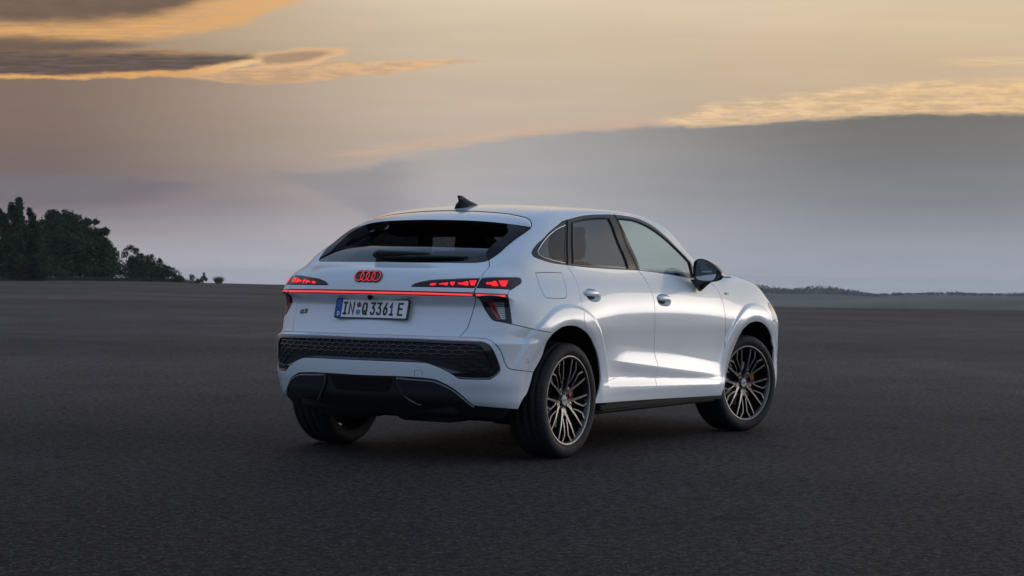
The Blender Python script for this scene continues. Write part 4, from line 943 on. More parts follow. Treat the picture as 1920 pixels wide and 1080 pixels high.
# shut lines in the trim, seals
tubeline('window_seal',np.concatenate([C3['qr_gap']]),.004,'liner_black',car)
tubeline('window_seal',C3['rf_gap'],.0028,'liner_black',car)
tubeline('window_seal',C3['rglass_f'],.005,'liner_black',car)
tubeline('window_seal',C3['fglass_t'],.005,'liner_black',car)
tubeline('window_seal',C3['rglass'],.003,'liner_black',car)
tubeline('window_seal',C3['fglass_f'],.006,'liner_black',car)
tubeline('window_bead',C3['qglass'],.0022,'chrome',car)
rgm=C3['rglass_r'];tubeline('window_divider',rgm,.006,'trim_strip',car)
# door ledge line
led=C3['ledge'];
tubeline('door_ledge',led,.0012,'paint_white',car,off=.0002)
# --- dark structure behind the gaps, cabin lining
def shell():
    allg=[loop2(g,'w',.03) for g in (rg,fg,qg)]
    allg=[inset(g,-.006) for g in allg]
    s=np.arange(-YC,S3+YC+.001,.0152);z=np.concatenate([np.arange(.25,1.12,.02),np.arange(1.12,1.56,.012)])
    Sg,Zg=np.meshgrid(s,z);ox,oy,_,_=wrap_ray(Sg)
    okc=F(ox,np.abs(oy),Zg)<-.03
    Pg=solve_wrap(Sg,Zg);Ng=grad(Pg);x,Y=Pg[...,0],Pg[...,1]
    wz=np.interp(x,WELD[:,0],WELD[:,2]);wz=np.where(x<SG[0],9,wz);wz=np.where(x>WE[0],np.interp(x,HE[:,0],HE[:,2]),wz)
    okc&=Zg<wz+.01
    # rear glass zone is left open, so is the lamp strip height limit
    okc&=~((x<SG[0])&(Zg>1.165)&inside(np.stack([x.ravel(),Y.ravel()],-1),[np.array([[p[0],p[1]] for p in np.concatenate([gb[::-1],fo,topg])])]).reshape(x.shape))
    for g in allg: okc&=~inside(np.stack([Sg.ravel(),Zg.ravel()],-1),[g]).reshape(Sg.shape)
    for xc,zc,r in ((.01,.355,.51),(2.80,.35,.505)):
        okc&=~((np.hypot(x-xc,Zg-zc)<r)&(Y>.5))
    Pf=Pg-Ng*.017
    return Pf,okc
Pf,okc=shell()
nz_,ns_=okc.shape;idx=np.arange(nz_*ns_).reshape(nz_,ns_)
q=okc[:-1,:-1]&okc[1:,:-1]&okc[:-1,1:]&okc[1:,1:]
Fq=np.stack([idx[:-1,:-1][q],idx[:-1,1:][q],idx[1:,1:][q],idx[1:,:-1][q]],-1)
V0=Pf.reshape(-1,3);used=np.unique(Fq);mp=-np.ones(len(V0),int);mp[used]=np.arange(len(used));V0=V0[used];Fq=mp[Fq]
VV=np.concatenate([V0,V0*[1,-1,1]]);FF=np.concatenate([Fq,Fq[:,::-1]+len(V0)])
link('inner_shell',mesh_from('inner_shell',VV,FF),car,MT['shell_dark'])
# headliner under the roof
xs=np.linspace(.02,1.50,40);ys=np.linspace(-.60,.60,31);X_,Y_=np.meshgrid(xs,ys);Pt=solve_top(X_,Y_);Pt[...,2]-=.035
Gh=Pt
me=grid_mesh('headliner',Gh,both=False);link('headliner',me,car,MT['headliner'])
# --- floor, arches
def box(name,lo,hi,m,parent,bev=.0,rot=None):
    bm=bmesh.new();bmesh.ops.create_cube(bm,size=1.)
    for v in bm.verts: v.co=Vector([lo[i]+(v.co[i]+.5)*(hi[i]-lo[i]) for i in range(3)])
    if bev: bmesh.ops.bevel(bm,geom=bm.edges[:],offset=bev,segments=3,affect='EDGES',profile=.5)
    me=bpy.data.meshes.new(name);bm.to_mesh(me);bm.free()
    if bev: me.polygons.foreach_set('use_smooth',[True]*len(me.polygons))
    return link(name,me,parent,MT[m])
ub=box('underbody',(.45,-.86,.235),(2.25,.86,.30),'liner_black',car,.02)
box('underbody_tail',(-.72,-.56,.275),(-.2,.56,.36),'liner_black',ub,.03)
box('underbody_nose',(3.2,-.7,.25),(3.45,.7,.32),'liner_black',ub,.02)
box('rear_floor',(-.30,-.60,.30),(.5,.60,.40),'liner_black',ub,.02)
box('muffler',(-.64,-.50,.225),(-.36,-.08,.37),'liner_black',ub,.05)
box('muffler',(-.64,.12,.225),(-.36,.50,.37),'liner_black',ub,.05)
box('axle_beam',(-.10,-.66,.20),(.06,.66,.29),'liner_black',ub,.03)
box('spring_seat',(-.22,-.70,.20),(.02,-.50,.29),'liner_black',ub,.03)
for sg in (-1,1):
    box('sill_strip',(.46,sg*.872-.02,.262),(2.20,sg*.872+.02,.30),'liner_black',car,.008)
# wheel housings
def housing(xc,zc,r,name):
    for sg in (-1,1):
        G=[]
        for Yk,rr in ((.905,r+.006),(.89,r+.012),(.84,r+.02),(.62,r+.02),(.50,r+.01),(.50,.30),(.50,.02)):
            a=np.linspace(math.radians(-22),math.radians(202),40)
            X_=xc+rr*np.cos(a);Z_=np.maximum(zc+rr*np.sin(a),.30 if xc<1 else .25)
            lo_,hi_=np.full(40,.3),np.full(40,1.1)
            for _ in range(26):
                m_=(lo_+hi_)/2;f_=F(X_,m_,Z_);lo_=np.where(f_<0,m_,lo_);hi_=np.where(f_<0,hi_,m_)
            Ys=lo_-.028
            G.append(np.stack([X_,sg*np.minimum(np.full(40,Yk),Ys),Z_],-1))
        link(name,grid_mesh(name,np.stack(G),both=False),car,MT['liner_black'])
housing(.01,.352,.445,'wheel_arch_liner');housing(2.80,.345,.45,'wheel_arch_liner')

# ------------------------------------------------------------------ interior
def soft(name,rings,m,parent,loc=(0,0,0)):
    """rings: list of (centre xyz, half width y, half depth x) stacked upward, superellipse section"""
    bm=bmesh.new();R_=[];n=24
    for (cx,cy,cz),hy,hx in rings:
        r=[]
        for k in range(n):
            a=2*math.pi*k/n;c_,s_=math.cos(a),math.sin(a)
            r.append(bm.verts.new((cx+loc[0]+hx*math.copysign(abs(c_)**.6,c_),cy+loc[1]+hy*math.copysign(abs(s_)**.6,s_),cz+loc[2])))
        R_.append(r)
    for i in range(len(R_)-1):
        for k in range(n): bm.faces.new((R_[i][k],R_[i][(k+1)%n],R_[i+1][(k+1)%n],R_[i+1][k]))
    bm.faces.new(R_[0][::-1]);bm.faces.new(R_[-1])
    me=bpy.data.meshes.new(name);bm.to_mesh(me);bm.free();me.polygons.foreach_set('use_smooth',[True]*len(me.polygons))
    return link(name,me,parent,MT[m])
def seat(x,y,rec=.28,w_=.25):
    s=empty('front_seat',(x,y,0),car)
    soft('seat_cushion',[((0.05,0,.50),w_*.9,.26),((.05,0,.56),w_,.28),((.05,0,.66),w_,.28),((.04,0,.70),w_*.85,.24)],'seat_dark',s)
    soft('seat_backrest',[((-.20-(z-.62)*rec,0,z),hw,.07) for z,hw in ((.62,w_*.85),(.68,w_),(.85,w_*1.02),(1.0,w_*.98),(1.12,w_*.86),(1.18,w_*.70),(1.20,w_*.5))],'seat_dark',s)
    soft('headrest',[((-.37,0,z),hw,.05) for z,hw in ((1.21,.09),(1.23,.125),(1.30,.135),(1.37,.125),(1.395,.09))],'seat_dark',s)
    return s
seat(1.30,-.37);seat(1.30,.37)
rs=empty('rear_bench',(.45,0,0),car)
soft('seat_cushion',[((0.0,0,.50),.62,.26),((0,0,.60),.64,.27),((0,0,.68),.60,.24)],'seat_dark',rs)
soft('seat_backrest',[((-.22-(z-.62)*.38,0,z),hw,.07) for z,hw in ((.62,.60),(.7,.62),(.95,.60),(1.08,.57),(1.12,.50))],'seat_dark',rs)
for y in (-.36,0,.36): soft('headrest',[((-.41,y,z),hw,.045) for z,hw in ((1.12,.09),(1.14,.12),(1.19,.125),(1.235,.11),(1.25,.08))],'seat_dark',rs)
soft('rear_header',[((.12,0,1.34),.44,.04),((.13,0,1.38),.52,.05),((.14,0,1.425),.50,.05)],'seat_dark',car)
soft('parcel_shelf',[((-.27,0,1.03),.52,.24),((-.27,0,1.045),.52,.24)],'seat_dark',car)
db_=soft('dashboard',[((2.12,0,.78),.70,.20),((2.12,0,.98),.72,.24),((2.16,0,1.07),.70,.24),((2.22,0,1.10),.62,.18)],'seat_dark',car)
bm=bmesh.new()
def torus(bm,c,axis,R,r,n=48,k=12):
    axis=Vector(axis).normalized();a=axis.orthogonal().normalized();b=axis.cross(a)
    V_=[]
    for i in range(n):
        t=2*math.pi*i/n;d=a*math.cos(t)+b*math.sin(t);rr=[]
        for j in range(k):
            s=2*math.pi*j/k;rr.append(bm.verts.new(Vector(c)+d*(R+r*math.cos(s))+axis*r*math.sin(s)))
        V_.append(rr)
    for i in range(n):
        for j in range(k): bm.faces.new((V_[i][j],V_[(i+1)%n][j],V_[(i+1)%n][(j+1)%k],V_[i][(j+1)%k]))
torus(bm,(1.78,.37,1.0),(-1,0,.42),.185,.016)
bmesh.ops.create_uvsphere(bm,u_segments=16,v_segments=8,radius=.075,matrix=Matrix.Translation((1.80,.37,.99)))
me=bpy.data.meshes.new('steering_wheel');bm.to_mesh(me);bm.free();me.polygons.foreach_set('use_smooth',[True]*len(me.polygons))
link('steering_wheel',me,car,MT['seat_dark'])
soft('instrument_hood',[((1.99,.37,1.06),.20,.12),((1.99,.37,1.13),.19,.10),((2.0,.37,1.15),.14,.07)],'seat_dark',car)
soft('interior_mirror',[((1.62,0,1.385),.10,.012),((1.62,0,1.40),.125,.018),((1.62,0,1.435),.125,.018),((1.62,0,1.45),.10,.012)],'seat_dark',car)
# ------------------------------------------------------------------ wheels
TR_,RR_=.351,.274
def lathe(name,prof,m,parent,n=96,mod=None,closed=False,smooth=True):
    """profile of (radius, y) revolved about the axle; y outward positive"""
    V_=[];F=[];k=len(prof)
    for i in range(n):
        a=2*math.pi*i/n
        for j,(r,y) in enumerate(prof):
            if mod: r,y=mod(i,j,r,y)
            V_.append((r*math.cos(a),y,r*math.sin(a)))
    for i in range(n):
        for j in range(k-1 if not closed else k):
            a=i*k+j;b=i*k+(j+1)%k;c=((i+1)%n)*k+(j+1)%k;d=((i+1)%n)*k+j;F.append((a,b,c,d))
    me=bpy.data.meshes.new(name);me.from_pydata(V_,[],F);me.update()
    if smooth: me.polygons.foreach_set('use_smooth',[True]*len(me.polygons))
    return link(name,me,parent,MT[m])
# one wheel built with y>0 outward (outer face), then turned for its side
def tyre_profile():
    p=[(.262,-.118),(.272,-.124),(.300,-.129),(.322,-.126),(.338,-.116),(.3455,-.102)]
    g=[-.078,-.028,.028,.078];y=-.098
    for gy in g:
        p+=[(.3500 if abs(gy)<.05 else .349,gy-.0065),(.3425,gy-.0050),(.3425,gy+.0050),(.3500 if abs(gy)<.05 else .349,gy+.0065)]
    p+=[(.3455,.102),(.340,.113),(.333,.120),(.326,.1245),(.312,.128),(.300,.1285),(.292,.127),(.283,.1235),(.277,.121),(.272,.1175),(.262,.112)]
    return p
TP=tyre_profile();iO=[j for j,(r,y) in enumerate(TP) if r>.3448 and y>.09][0]
def tmod(i,j,r,y):
    s=i%6
    if abs(y)>.083 and r>.335:          # shoulder sipes
        if s==0: r-=.0042;y-=math.copysign(.0015,y)
    if y>.12 and .29<r<.328:            # moulded sidewall pattern, two arcs
        a=(i/432.)*360
        if (40<a%180<100) and (int(a*.9)+j)%2==0: y+=.0022
    return r,y
def wheel(x,y,steer=0.):
    side=-1 if y<0 else 1
    w_=empty('wheel',(x,y,.350),car)
    w_.rotation_euler=(0,0,(math.pi if side<0 else 0)+steer)
    t=lathe('tyre',TP,'tyre_rubber',w_,n=432,mod=tmod)
    # rim barrel and lip
    OY=.118
    lathe('rim',[(.262,-.112),(.250,-.105),(.242,-.06),(.240,.05),(.246,.085),(.252,OY-.012),(.262,OY-.006)],'rim_black',w_,n=96)
    rm=lathe('rim_lip',[(.2545,OY-.020),(.2555,OY-.003),(.2600,OY-.0005),(.2660,OY+.0010),(.2715,OY+.0005),(.2740,OY-.002),(.2735,OY-.010)],'rim_bronze',w_,n=128)
    return w_
# spokes: bronze machined faces over black flanks, every bar of the star a mesh of its own
R0=.262
def ysurf(r): return .118-.009-.028*(1-(r/R0))**1.3-.012*max(0,(.16-r)/.16)
def ribbon(name,pts,w0,smooth=True,dp=.030):
    P=np.array([(r*R0*math.sin(math.radians(a)),r*R0*math.cos(math.radians(a))) for r,a in pts])
    q=crspline(P,.012) if smooth else np.concatenate([crspline(P[i:i+2],.012)[:-1] for i in range(len(P)-1)]+[P[-1:]])
    n=len(q);d=np.gradient(q,axis=0);d/=np.linalg.norm(d,axis=1,keepdims=True);s=np.stack([-d[:,1],d[:,0]],-1)
    t=np.r_[0,np.cumsum(np.linalg.norm(np.diff(q,axis=0),axis=1))];t/=t[-1];ws=np.interp(t,np.linspace(0,1,len(w0)),w0)
    bm=bmesh.new();R_=[]
    for i in range(n):
        yy=ysurf(np.linalg.norm(q[i]));R_.append([bm.verts.new((p[0],y,p[1])) for p,y in ((q[i]+s[i]*ws[i],yy),(q[i]+s[i]*(ws[i]+.002),yy-.003),(q[i]+s[i]*(ws[i]+.003),yy-dp),(q[i]-s[i]*(ws[i]+.003),yy-dp),(q[i]-s[i]*(ws[i]+.002),yy-.003),(q[i]-s[i]*ws[i],yy))])
    for i in range(n-1):
        for k in range(6):
            f=bm.faces.new((R_[i][k],R_[i+1][k],R_[i+1][(k+1)%6],R_[i][(k+1)%6]));f.material_index=0 if k==5 else 1
    bm.faces.new(R_[0]).material_index=1;bm.faces.new(R_[-1][::-1]).material_index=1
    bmesh.ops.recalc_face_normals(bm,faces=bm.faces)
    me=bpy.data.meshes.new(name);bm.to_mesh(me);bm.free();me.materials.append(MT['rim_bronze']);me.materials.append(MT['rim_black']);return me
SPOKES=[]
for sg in (-1,1):
    SPOKES.append(('spoke',ribbon('spoke',[(.20,sg*8),(.30,sg*12),(.42,sg*17.5),(.60,sg*21),(.80,sg*22.8),(1.012,sg*23.8)],[.0140,.0092,.0074,.0058,.0050,.0048])))
    SPOKES.append(('spoke_branch',ribbon('spoke_branch',[(.41,sg*15),(.47,sg*9.5),(.60,sg*7.2),(.80,sg*6.0),(.905,sg*10.2),(1.012,sg*13.2)],[.0032,.0038,.0042,.0046,.0058,.0066],False)))
    SPOKES.append(('rim_foot',ribbon('rim_foot',[(.992,sg*12.3),(.994,sg*18),(.992,sg*24.4)],[.0052,.0046,.0052],True,.012)))
SPOKES.append(('spoke_web',ribbon('spoke_web',[(.185,-13),(.20,0),(.185,13)],[.008,.012,.008])))
SPOKES.append(('spoke_web',ribbon('spoke_web',[(.285,-10),(.325,0),(.285,10)],[.006,.0085,.006])))
def cyl(name,c,axis,r,h,m,parent,n=32,bev=0):
    bm=bmesh.new();rot=Vector((0,0,1)).rotation_difference(Vector(axis)).to_matrix().to_4x4()
    bmesh.ops.create_cone(bm,cap_ends=True,segments=n,radius1=r,radius2=r,depth=h,matrix=Matrix.Translation(c)@rot)
    if bev: bmesh.ops.bevel(bm,geom=[e for e in bm.edges if len(e.link_faces)==2 and e.calc_face_angle()>1],offset=bev,segments=2,affect='EDGES',profile=.5)
    me=bpy.data.meshes.new(name);bm.to_mesh(me);bm.free();return link(name,me,parent,MT[m])
def finish_wheel(w_,front,side,cal_ang):
    for k in range(5):
        for nm,ms in SPOKES: link(nm,ms,w_).rotation_euler=(0,math.radians(72*k+180),0)
    cyl('hub',(0,.052,0),(0,1,0),.052,.04,'rim_black',w_,40,.004)
    hc=cyl('hub_cap',(0,.079,0),(0,1,0),.034,.014,'grey_metal',w_,40,.003)
    cyl('hub_cap_disc',(0,.087,0),(0,1,0),.0285,.004,'grey_metal',hc,40)
    bm=bmesh.new()
    for q in range(4): torus(bm,(-.0135+.009*q,.0895,0),(0,1,0),.0058,.0009,20,6)
    me=bpy.data.meshes.new('emblem');bm.to_mesh(me);bm.free();link('emblem',me,hc,MT['chrome'])
    for k in range(5):
        a=math.radians(72*k+18);cyl('wheel_bolt',(.046*math.cos(a),.070,.046*math.sin(a)),(0,1,0),.0095,.02,'rim_black',w_,6)
    lathe('brake_disc',[(.06,.028),(.165,.028),(.168,.024),(.168,.006),(.165,.002),(.06,.002)],'disc_steel',w_,n=64,smooth=False)
    lathe('brake_shield',[(.03,-.04),(.20,-.02),(.225,-.05),(.235,-.10)],'liner_black',w_,n=48)
    # caliper: curved block over the disc edge; counter-turned so it sits at the right place
    bm=bmesh.new();n=9;a0=cal_ang-.42;rr=[]
    for i in range(n):
        a=a0+.84*i/(n-1);ring=[]
        for (r,y) in ((.118,.040),(.122,.052),(.172,.052),(.182,.036),(.182,-.01),(.150,-.02),(.118,-.02)):
            ring.append(bm.verts.new((r*math.cos(a),y,r*math.sin(a))))
        rr.append(ring)
    for i in range(n-1):
        for k in range(7): bm.faces.new((rr[i][k],rr[i][(k+1)%7],rr[i+1][(k+1)%7],rr[i+1][k]))
    bm.faces.new(rr[0]);bm.faces.new(rr[-1][::-1]);bmesh.ops.recalc_face_normals(bm,faces=bm.faces)
    bmesh.ops.bevel(bm,geom=bm.edges[:],offset=.003,segments=1,affect='EDGES')
    me=bpy.data.meshes.new('caliper');bm.to_mesh(me);bm.free();link('brake_caliper',me,w_,MT['caliper_red'])
YW=.918-.118
for (x,sg,st) in ((0,-1,0),(0,1,0),(2.682,-1,-.25),(2.682,1,-.25)):
    w_=wheel(x,sg*(YW+(.004 if x==0 else 0)),st)
    # side -1 is turned half round: local +x points to the tail there
    front_dir=0 if sg>0 else math.pi
    ca=(math.pi-front_dir) if False else (0.12 if sg>0 else math.pi-.12)
    finish_wheel(w_,x>1,sg,ca)
# ------------------------------------------------------------------ door mirrors
def mirror(sg):
    r=empty('door_mirror',(0,0,0),car)
    prof=[]
    # housing: rings from inner end to outer tip, section in x-z
    secs=[(.888,1.135,.040,.050,.060),(.895,1.135,.062,.064,.070),(.925,1.137,.078,.074,.080),(.965,1.137,.081,.077,.082),(1.01,1.134,.073,.077,.080),(1.055,1.128,.058,.073,.074),(1.095,1.120,.040,.060,.058),(1.122,1.112,.024,.042,.036),(1.136,1.108,.012,.022,.018),(1.140,1.106,.004,.006,.006)]
    bm=bmesh.new();R_=[];n=32;xb=1.775
    for (Y,zc,hu,hd,dp) in secs:
        ring=[]
        for k in range(n):
            a=2*math.pi*k/n;c_,s_=math.cos(a),math.sin(a)
            # flat rear face at xb, domed front
            X=(dp*1.9*max(0,c_)**.8) if c_>0 else -.006*abs(c_)
            Z=(hu if s_>0 else hd)*math.copysign(abs(s_)**.62,s_)
            ring.append(bm.verts.new((xb+X,sg*Y,zc+Z-.02*(1-abs(c_))*0)))
        R_.append(ring)
    for i in range(len(R_)-1):
        for k in range(n): bm.faces.new((R_[i][k],R_[i][(k+1)%n],R_[i+1][(k+1)%n],R_[i+1][k]))
    bm.faces.new(R_[0]);bm.faces.new(R_[-1]);bmesh.ops.recalc_face_normals(bm,faces=bm.faces)
    me=bpy.data.meshes.new('mirror_housing');bm.to_mesh(me);bm.free();me.polygons.foreach_set('use_smooth',[True]*len(me.polygons))
    hs=link('mirror_housing',me,r,MT['gloss_black'])
    sub=hs.modifiers.new('sub','SUBSURF');sub.levels=1;sub.render_levels=1
    # glass plate
    pts=[(.925,1.190),(.935,1.203),(.965,1.206),(1.01,1.194),(1.055,1.172),(1.090,1.148),(1.098,1.125),(1.088,1.090),(1.065,1.070),(1.0,1.066),(.94,1.072),(.920,1.088),(.918,1.14)]
    q=crspline(np.array(pts+pts[:1]),.01)[:-1]
    bm=bmesh.new();vs=[bm.verts.new((xb-.010-.02*(Y-.9)*0,sg*Y,z)) for Y,z in q];f=bm.faces.new(vs)
    ex=bmesh.ops.extrude_face_region(bm,geom=[f]);
    for v in [g for g in ex['geom'] if isinstance(g,bmesh.types.BMVert)]: v.co.x+=.006
    bmesh.ops.recalc_face_normals(bm,faces=bm.faces)
    me=bpy.data.meshes.new('mirror_glass');bm.to_mesh(me);bm.free()
    g=link('mirror_glass',me,r,MT['mirror_glass'])
    # bezel round the glass
    # indicator strip and foot
    bm=bmesh.new();pr=None
    for i in range(9):
        t=i/8;Y=1.06+.078*math.sin(t*1.5);X=xb+.012+.10*t*.5
        v=[bm.verts.new((X,sg*(Y+.008),1.118)),bm.verts.new((X,sg*(Y+.008),1.108))]
        if pr: bm.faces.new((pr[0],v[0],v[1],pr[1]))
        pr=v
    me=bpy.data.meshes.new('indicator_strip');bm.to_mesh(me);bm.free();link('indicator_strip',me,hs,MT['lamp_slat'])
    bm=bmesh.new()
    lowr=[(1.80,.885,.985),(1.90,.885,1.02),(1.96,.87,1.07),(1.74,.885,1.075)]
    a=[bm.verts.new(p) for p in ((1.855,sg*.898,.995),(1.93,sg*.875,1.075),(1.765,sg*.865,1.085),(1.80,sg*.895,1.03))]
    b=[bm.verts.new(p) for p in ((1.845,sg*.915,1.00),(1.90,sg*.985,1.075),(1.785,sg*.985,1.075),(1.805,sg*.915,1.03))]
    bm.faces.new(a);bm.faces.new(b)
    for k in range(4): bm.faces.new((a[k],a[(k+1)%4],b[(k+1)%4],b[k]))
    bmesh.ops.recalc_face_normals(bm,faces=bm.faces);bmesh.ops.bevel(bm,geom=bm.edges[:],offset=.006,segments=2,affect='EDGES')
    me=bpy.data.meshes.new('mirror_foot');bm.to_mesh(me);bm.free();link('mirror_foot',me,r,MT['gloss_black'])
mat('mirror_glass',(.55,.60,.62),.02,1.0)
mirror(-1);mirror(1)
for o in [o for o in bpy.data.objects if o.name.startswith('door_mirror')]:
    for ch in o.children:
        me=ch.data
        for v in me.vertices:
            sg=1 if v.co.y>0 else -1
            Y=abs(v.co.y)
            if ch.name.startswith('mirror_foot'): v.co.z+=.012
            else: v.co.y=sg*(.885+(Y-.885)*.86);v.co.z+=.022
# ------------------------------------------------------------------ antenna, wiper, badges, plate
def fin_antenna():
    bx_,bz_=.285,float(solve_top(.28,0.)[2])
    bm=bmesh.new();R_=[];n=20
    for h,x0,x1,wd in ((-.008,-.150,.150,.046),(.010,-.132,.122,.034),(.024,-.112,.076,.023),(.035,-.112,.020,.014),(.048,-.122,-.026,.011),(.058,-.128,-.054,.008),(.064,-.124,-.076,.005)):
        ring=[]
        for k in range(n):
            a=2*math.pi*k/n;cx=(x0+x1)/2;rx=(x1-x0)/2
            ring.append(bm.verts.new((bx_+cx+rx*math.cos(a),wd*math.sin(a),bz_+h-.10*max(0,-(cx+rx*math.cos(a)))*(h<.005)+0)))
        R_.append(ring)
    for i in range(len(R_)-1):
        for k in range(n): bm.faces.new((R_[i][k],R_[i][(k+1)%n],R_[i+1][(k+1)%n],R_[i+1][k]))
    bm.faces.new(R_[0][::-1]);bm.faces.new(R_[-1]);me=bpy.data.meshes.new('roof_antenna');bm.to_mesh(me);bm.free()
    me.polygons.foreach_set('use_smooth',[True]*len(me.polygons));link('roof_antenna',me,car,MT['fin_black'])
fin_antenna()
def bar(bm,pts,ws,hs_,up=Vector((0,0,1))):
    R_=[]
    n=len(pts)
    for i in range(n):
        p=Vector(pts[i]);t=(Vector(pts[min(i+1,n-1)])-Vector(pts[max(i-1,0)])).normalized();s=t.cross(up).normalized();u_=s.cross(t).normalized()
        R_.append([bm.verts.new(p+s*a*ws[i]+u_*b*hs_[i]) for a,b in ((1,-1),(1,.4),(.5,1),(-.5,1),(-1,.4),(-1,-1))])
    for i in range(n-1):
        for k in range(6): bm.faces.new((R_[i][k],R_[i][(k+1)%6],R_[i+1][(k+1)%6],R_[i+1][k]))
    bm.faces.new(R_[0]);bm.faces.new(R_[-1][::-1]);bmesh.ops.recalc_face_normals(bm,faces=bm.faces)
W0=C3['wiper']   # traced on the glass: pivot top, pivot low, arm end, blade end
nG=grad(W0)
wy=[-W0[0,1],-W0[3,1]]
sgl=lambda Y,dx,hgt:(lambda P,N:tuple((P+N*hgt)))( *(lambda P:(P,grad(P)))(solve_top(np.float64(-.60+.40*Y*Y+dx),np.float64(abs(Y)))) )
def gpt(y,dx,h):
    P=solve_top(-.60+.40*y*y+dx,abs(y));N=grad(P);P=P+N*h;return (float(P[0]),float(y),float(P[2]))
nrm=Vector(grad(solve_top(-.58,0.)).tolist())
wp=empty('rear_wiper',(0,0,0),car)
bm=bmesh.new();bar(bm,[gpt(y,.020,h) for y,h in ((.105,.020),(.085,.028),(.0,.028),(-.10,.026),(-.22,.022),(-.27,.018))],[.026,.024,.019,.016,.014,.012],[.014,.014,.011,.010,.009,.008],nrm)
me=bpy.data.meshes.new('wiper_arm');bm.to_mesh(me);bm.free();link('wiper_arm',me,wp,MT['fin_black'])
bm=bmesh.new();bar(bm,[gpt(y,.012,h) for y,h in ((.10,.008),(.0,.010),(-.15,.011),(-.27,.012),(-.42,.009),(-.50,.006))],[.010,.011,.011,.011,.009,.006],[.009,.010,.010,.010,.008,.005],nrm)
me=bpy.data.meshes.new('wiper_blade');bm.to_mesh(me);bm.free();link('wiper_blade',me,wp,MT['satin_black'])
# frame at a point of the rear surface: right (toward the viewer's right, -y), up along the skin, out
def rearframe(y,z):
    P=solve_wrap(to_wrap(-.8,abs(y)) if False else abs(y)-YC if abs(y)<YC else to_wrap(-.75,abs(y)),z)
    Y=abs(y);lo,hi=-1.2,.2
    for _ in range(40):
        m_=(lo+hi)/2
        if F(m_,Y,z)<0:hi=m_
        else:lo=m_
    P=np.array([hi,Y,z]);N=grad(P);P[1]=y;N[1]*=(1 if y>=0 else -1)
    o=Vector(N);r=Vector((0,-1,0));r=(r-r.dot(o)*o).normalized();u_=o.cross(r).normalized()
    return Vector(P),r,u_,o
def framemat(P,r,u_,o):
    m_=Matrix((r,u_,o)).transposed().to_4x4();m_.translation=P;return m_
# rings
P,r,u_,o=rearframe(0.,1.081)
M4=framemat(P+o*.004,r,u_,o)
def addrings(nm,rad,tube,zof,m,parent,sx=.0405):
    bm=bmesh.new()
    for q in range(4): torus(bm,((q-1.5)*sx,0,zof),(0,0,1),rad,tube,48,10)
    for v in bm.verts: v.co.z=zof+(v.co.z-zof)*.5
    bm.transform(M4);me=bpy.data.meshes.new(nm);bm.to_mesh(me);bm.free();me.polygons.foreach_set('use_smooth',[True]*len(me.polygons));return link(nm,me,parent,MT[m])
em=addrings('ring_emblem',.0305,.0085,.001,'gloss_black',car)
bm=bmesh.new()
for q in range(4):
    bmesh.ops.create_circle(bm,cap_ends=True,segments=40,radius=.030,matrix=Matrix.Translation(((q-1.5)*.0405,0,.0005+.0001*q)))
bm.transform(M4);me=bpy.data.meshes.new('emblem_base');bm.to_mesh(me);bm.free();link('emblem_base',me,em,MT['gloss_black'])
addrings('ring_light',.0305,.0014,.0052,'led_red',em)
# text
def text_mesh(s,size,extr,shear=0.,bold=0.,sx=1.,spacing=1.):
    cu=bpy.data.curves.new('txt','FONT');cu.body=s;cu.size=size;cu.extrude=extr;cu.offset=bold;cu.shear=shear;cu.align_x='CENTER';cu.align_y='CENTER';cu.space_character=spacing;cu.resolution_u=3
    ob=bpy.data.objects.new('txt',cu);COL.objects.link(ob);dg=bpy.context.evaluated_depsgraph_get()
    me=bpy.data.meshes.new_from_object(ob.evaluated_get(dg));bpy.data.objects.remove(ob);bpy.data.curves.remove(cu)
    me.transform(Matrix.Diagonal((sx,1,1,1)));me.materials.clear();return me
P,r,u_,o=rearframe(.553,.862)
BADGE=framemat(P+o*.003,r,u_,o)
# small badge on the wing
h=C3['badge_f'][0];Pb=Vector((h[0],-h[1],h[2]));Nb=grad(h);o=Vector((Nb[0],-Nb[1],Nb[2]));r=Vector((1,0,0));r=(r-r.dot(o)*o).normalized();u_=o.cross(r)
bd=box('wing_badge',(-.034,-.0085,0),(.034,.0085,.003),'gloss_black',car,.001);bd.data.transform(framemat(Pb,r,u_,o))
me=text_mesh('S line',.014,.0006,.1,.0004,1.2);me.transform(framemat(Pb+o*.0034,r,u_,o));link('badge_lettering',me,bd,MT['chrome'])
# licence plate
P,r,u_,o=rearframe(0.,.8835)
tilt=.25;o=Vector((-math.cos(tilt),0,math.sin(tilt)));r=Vector((0,-1,0));u_=o.cross(r).normalized()
PC=Vector((-.772,-.016,.8845))+o*.020
M4=framemat(PC,r,u_,o)
def plate_obj(nm,m,parent,build):
    bm=bmesh.new();build(bm);bm.transform(M4);me=bpy.data.meshes.new(nm);bm.to_mesh(me);bm.free();return link(nm,me,parent,MT[m])
def rrect(bm,x0,x1,y0,y1,rad,z0,z1,n=6):
    pts=[]
    for cx,cy,a0 in ((x1-rad,y1-rad,0),(x0+rad,y1-rad,90),(x0+rad,y0+rad,180),(x1-rad,y0+rad,270)):
        for i in range(n+1):
            a=math.radians(a0+90*i/n);pts.append((cx+rad*math.cos(a),cy+rad*math.sin(a)))
    a=[bm.verts.new((p[0],p[1],z1)) for p in pts];b=[bm.verts.new((p[0],p[1],z0)) for p in pts]
    bm.faces.new(a);bm.faces.new(b[::-1])
    for i in range(len(a)): bm.faces.new((b[i],b[(i+1)%len(a)],a[(i+1)%len(a)],a[i]))
lp=plate_obj('licence_plate','plate_black',car,lambda bm:rrect(bm,-.264,.264,-.061,.061,.012,-.012,0))
plate_obj('plate_face','plate_white',lp,lambda bm:rrect(bm,-.2565,.2565,-.0535,.0535,.008,-.001,.0012))
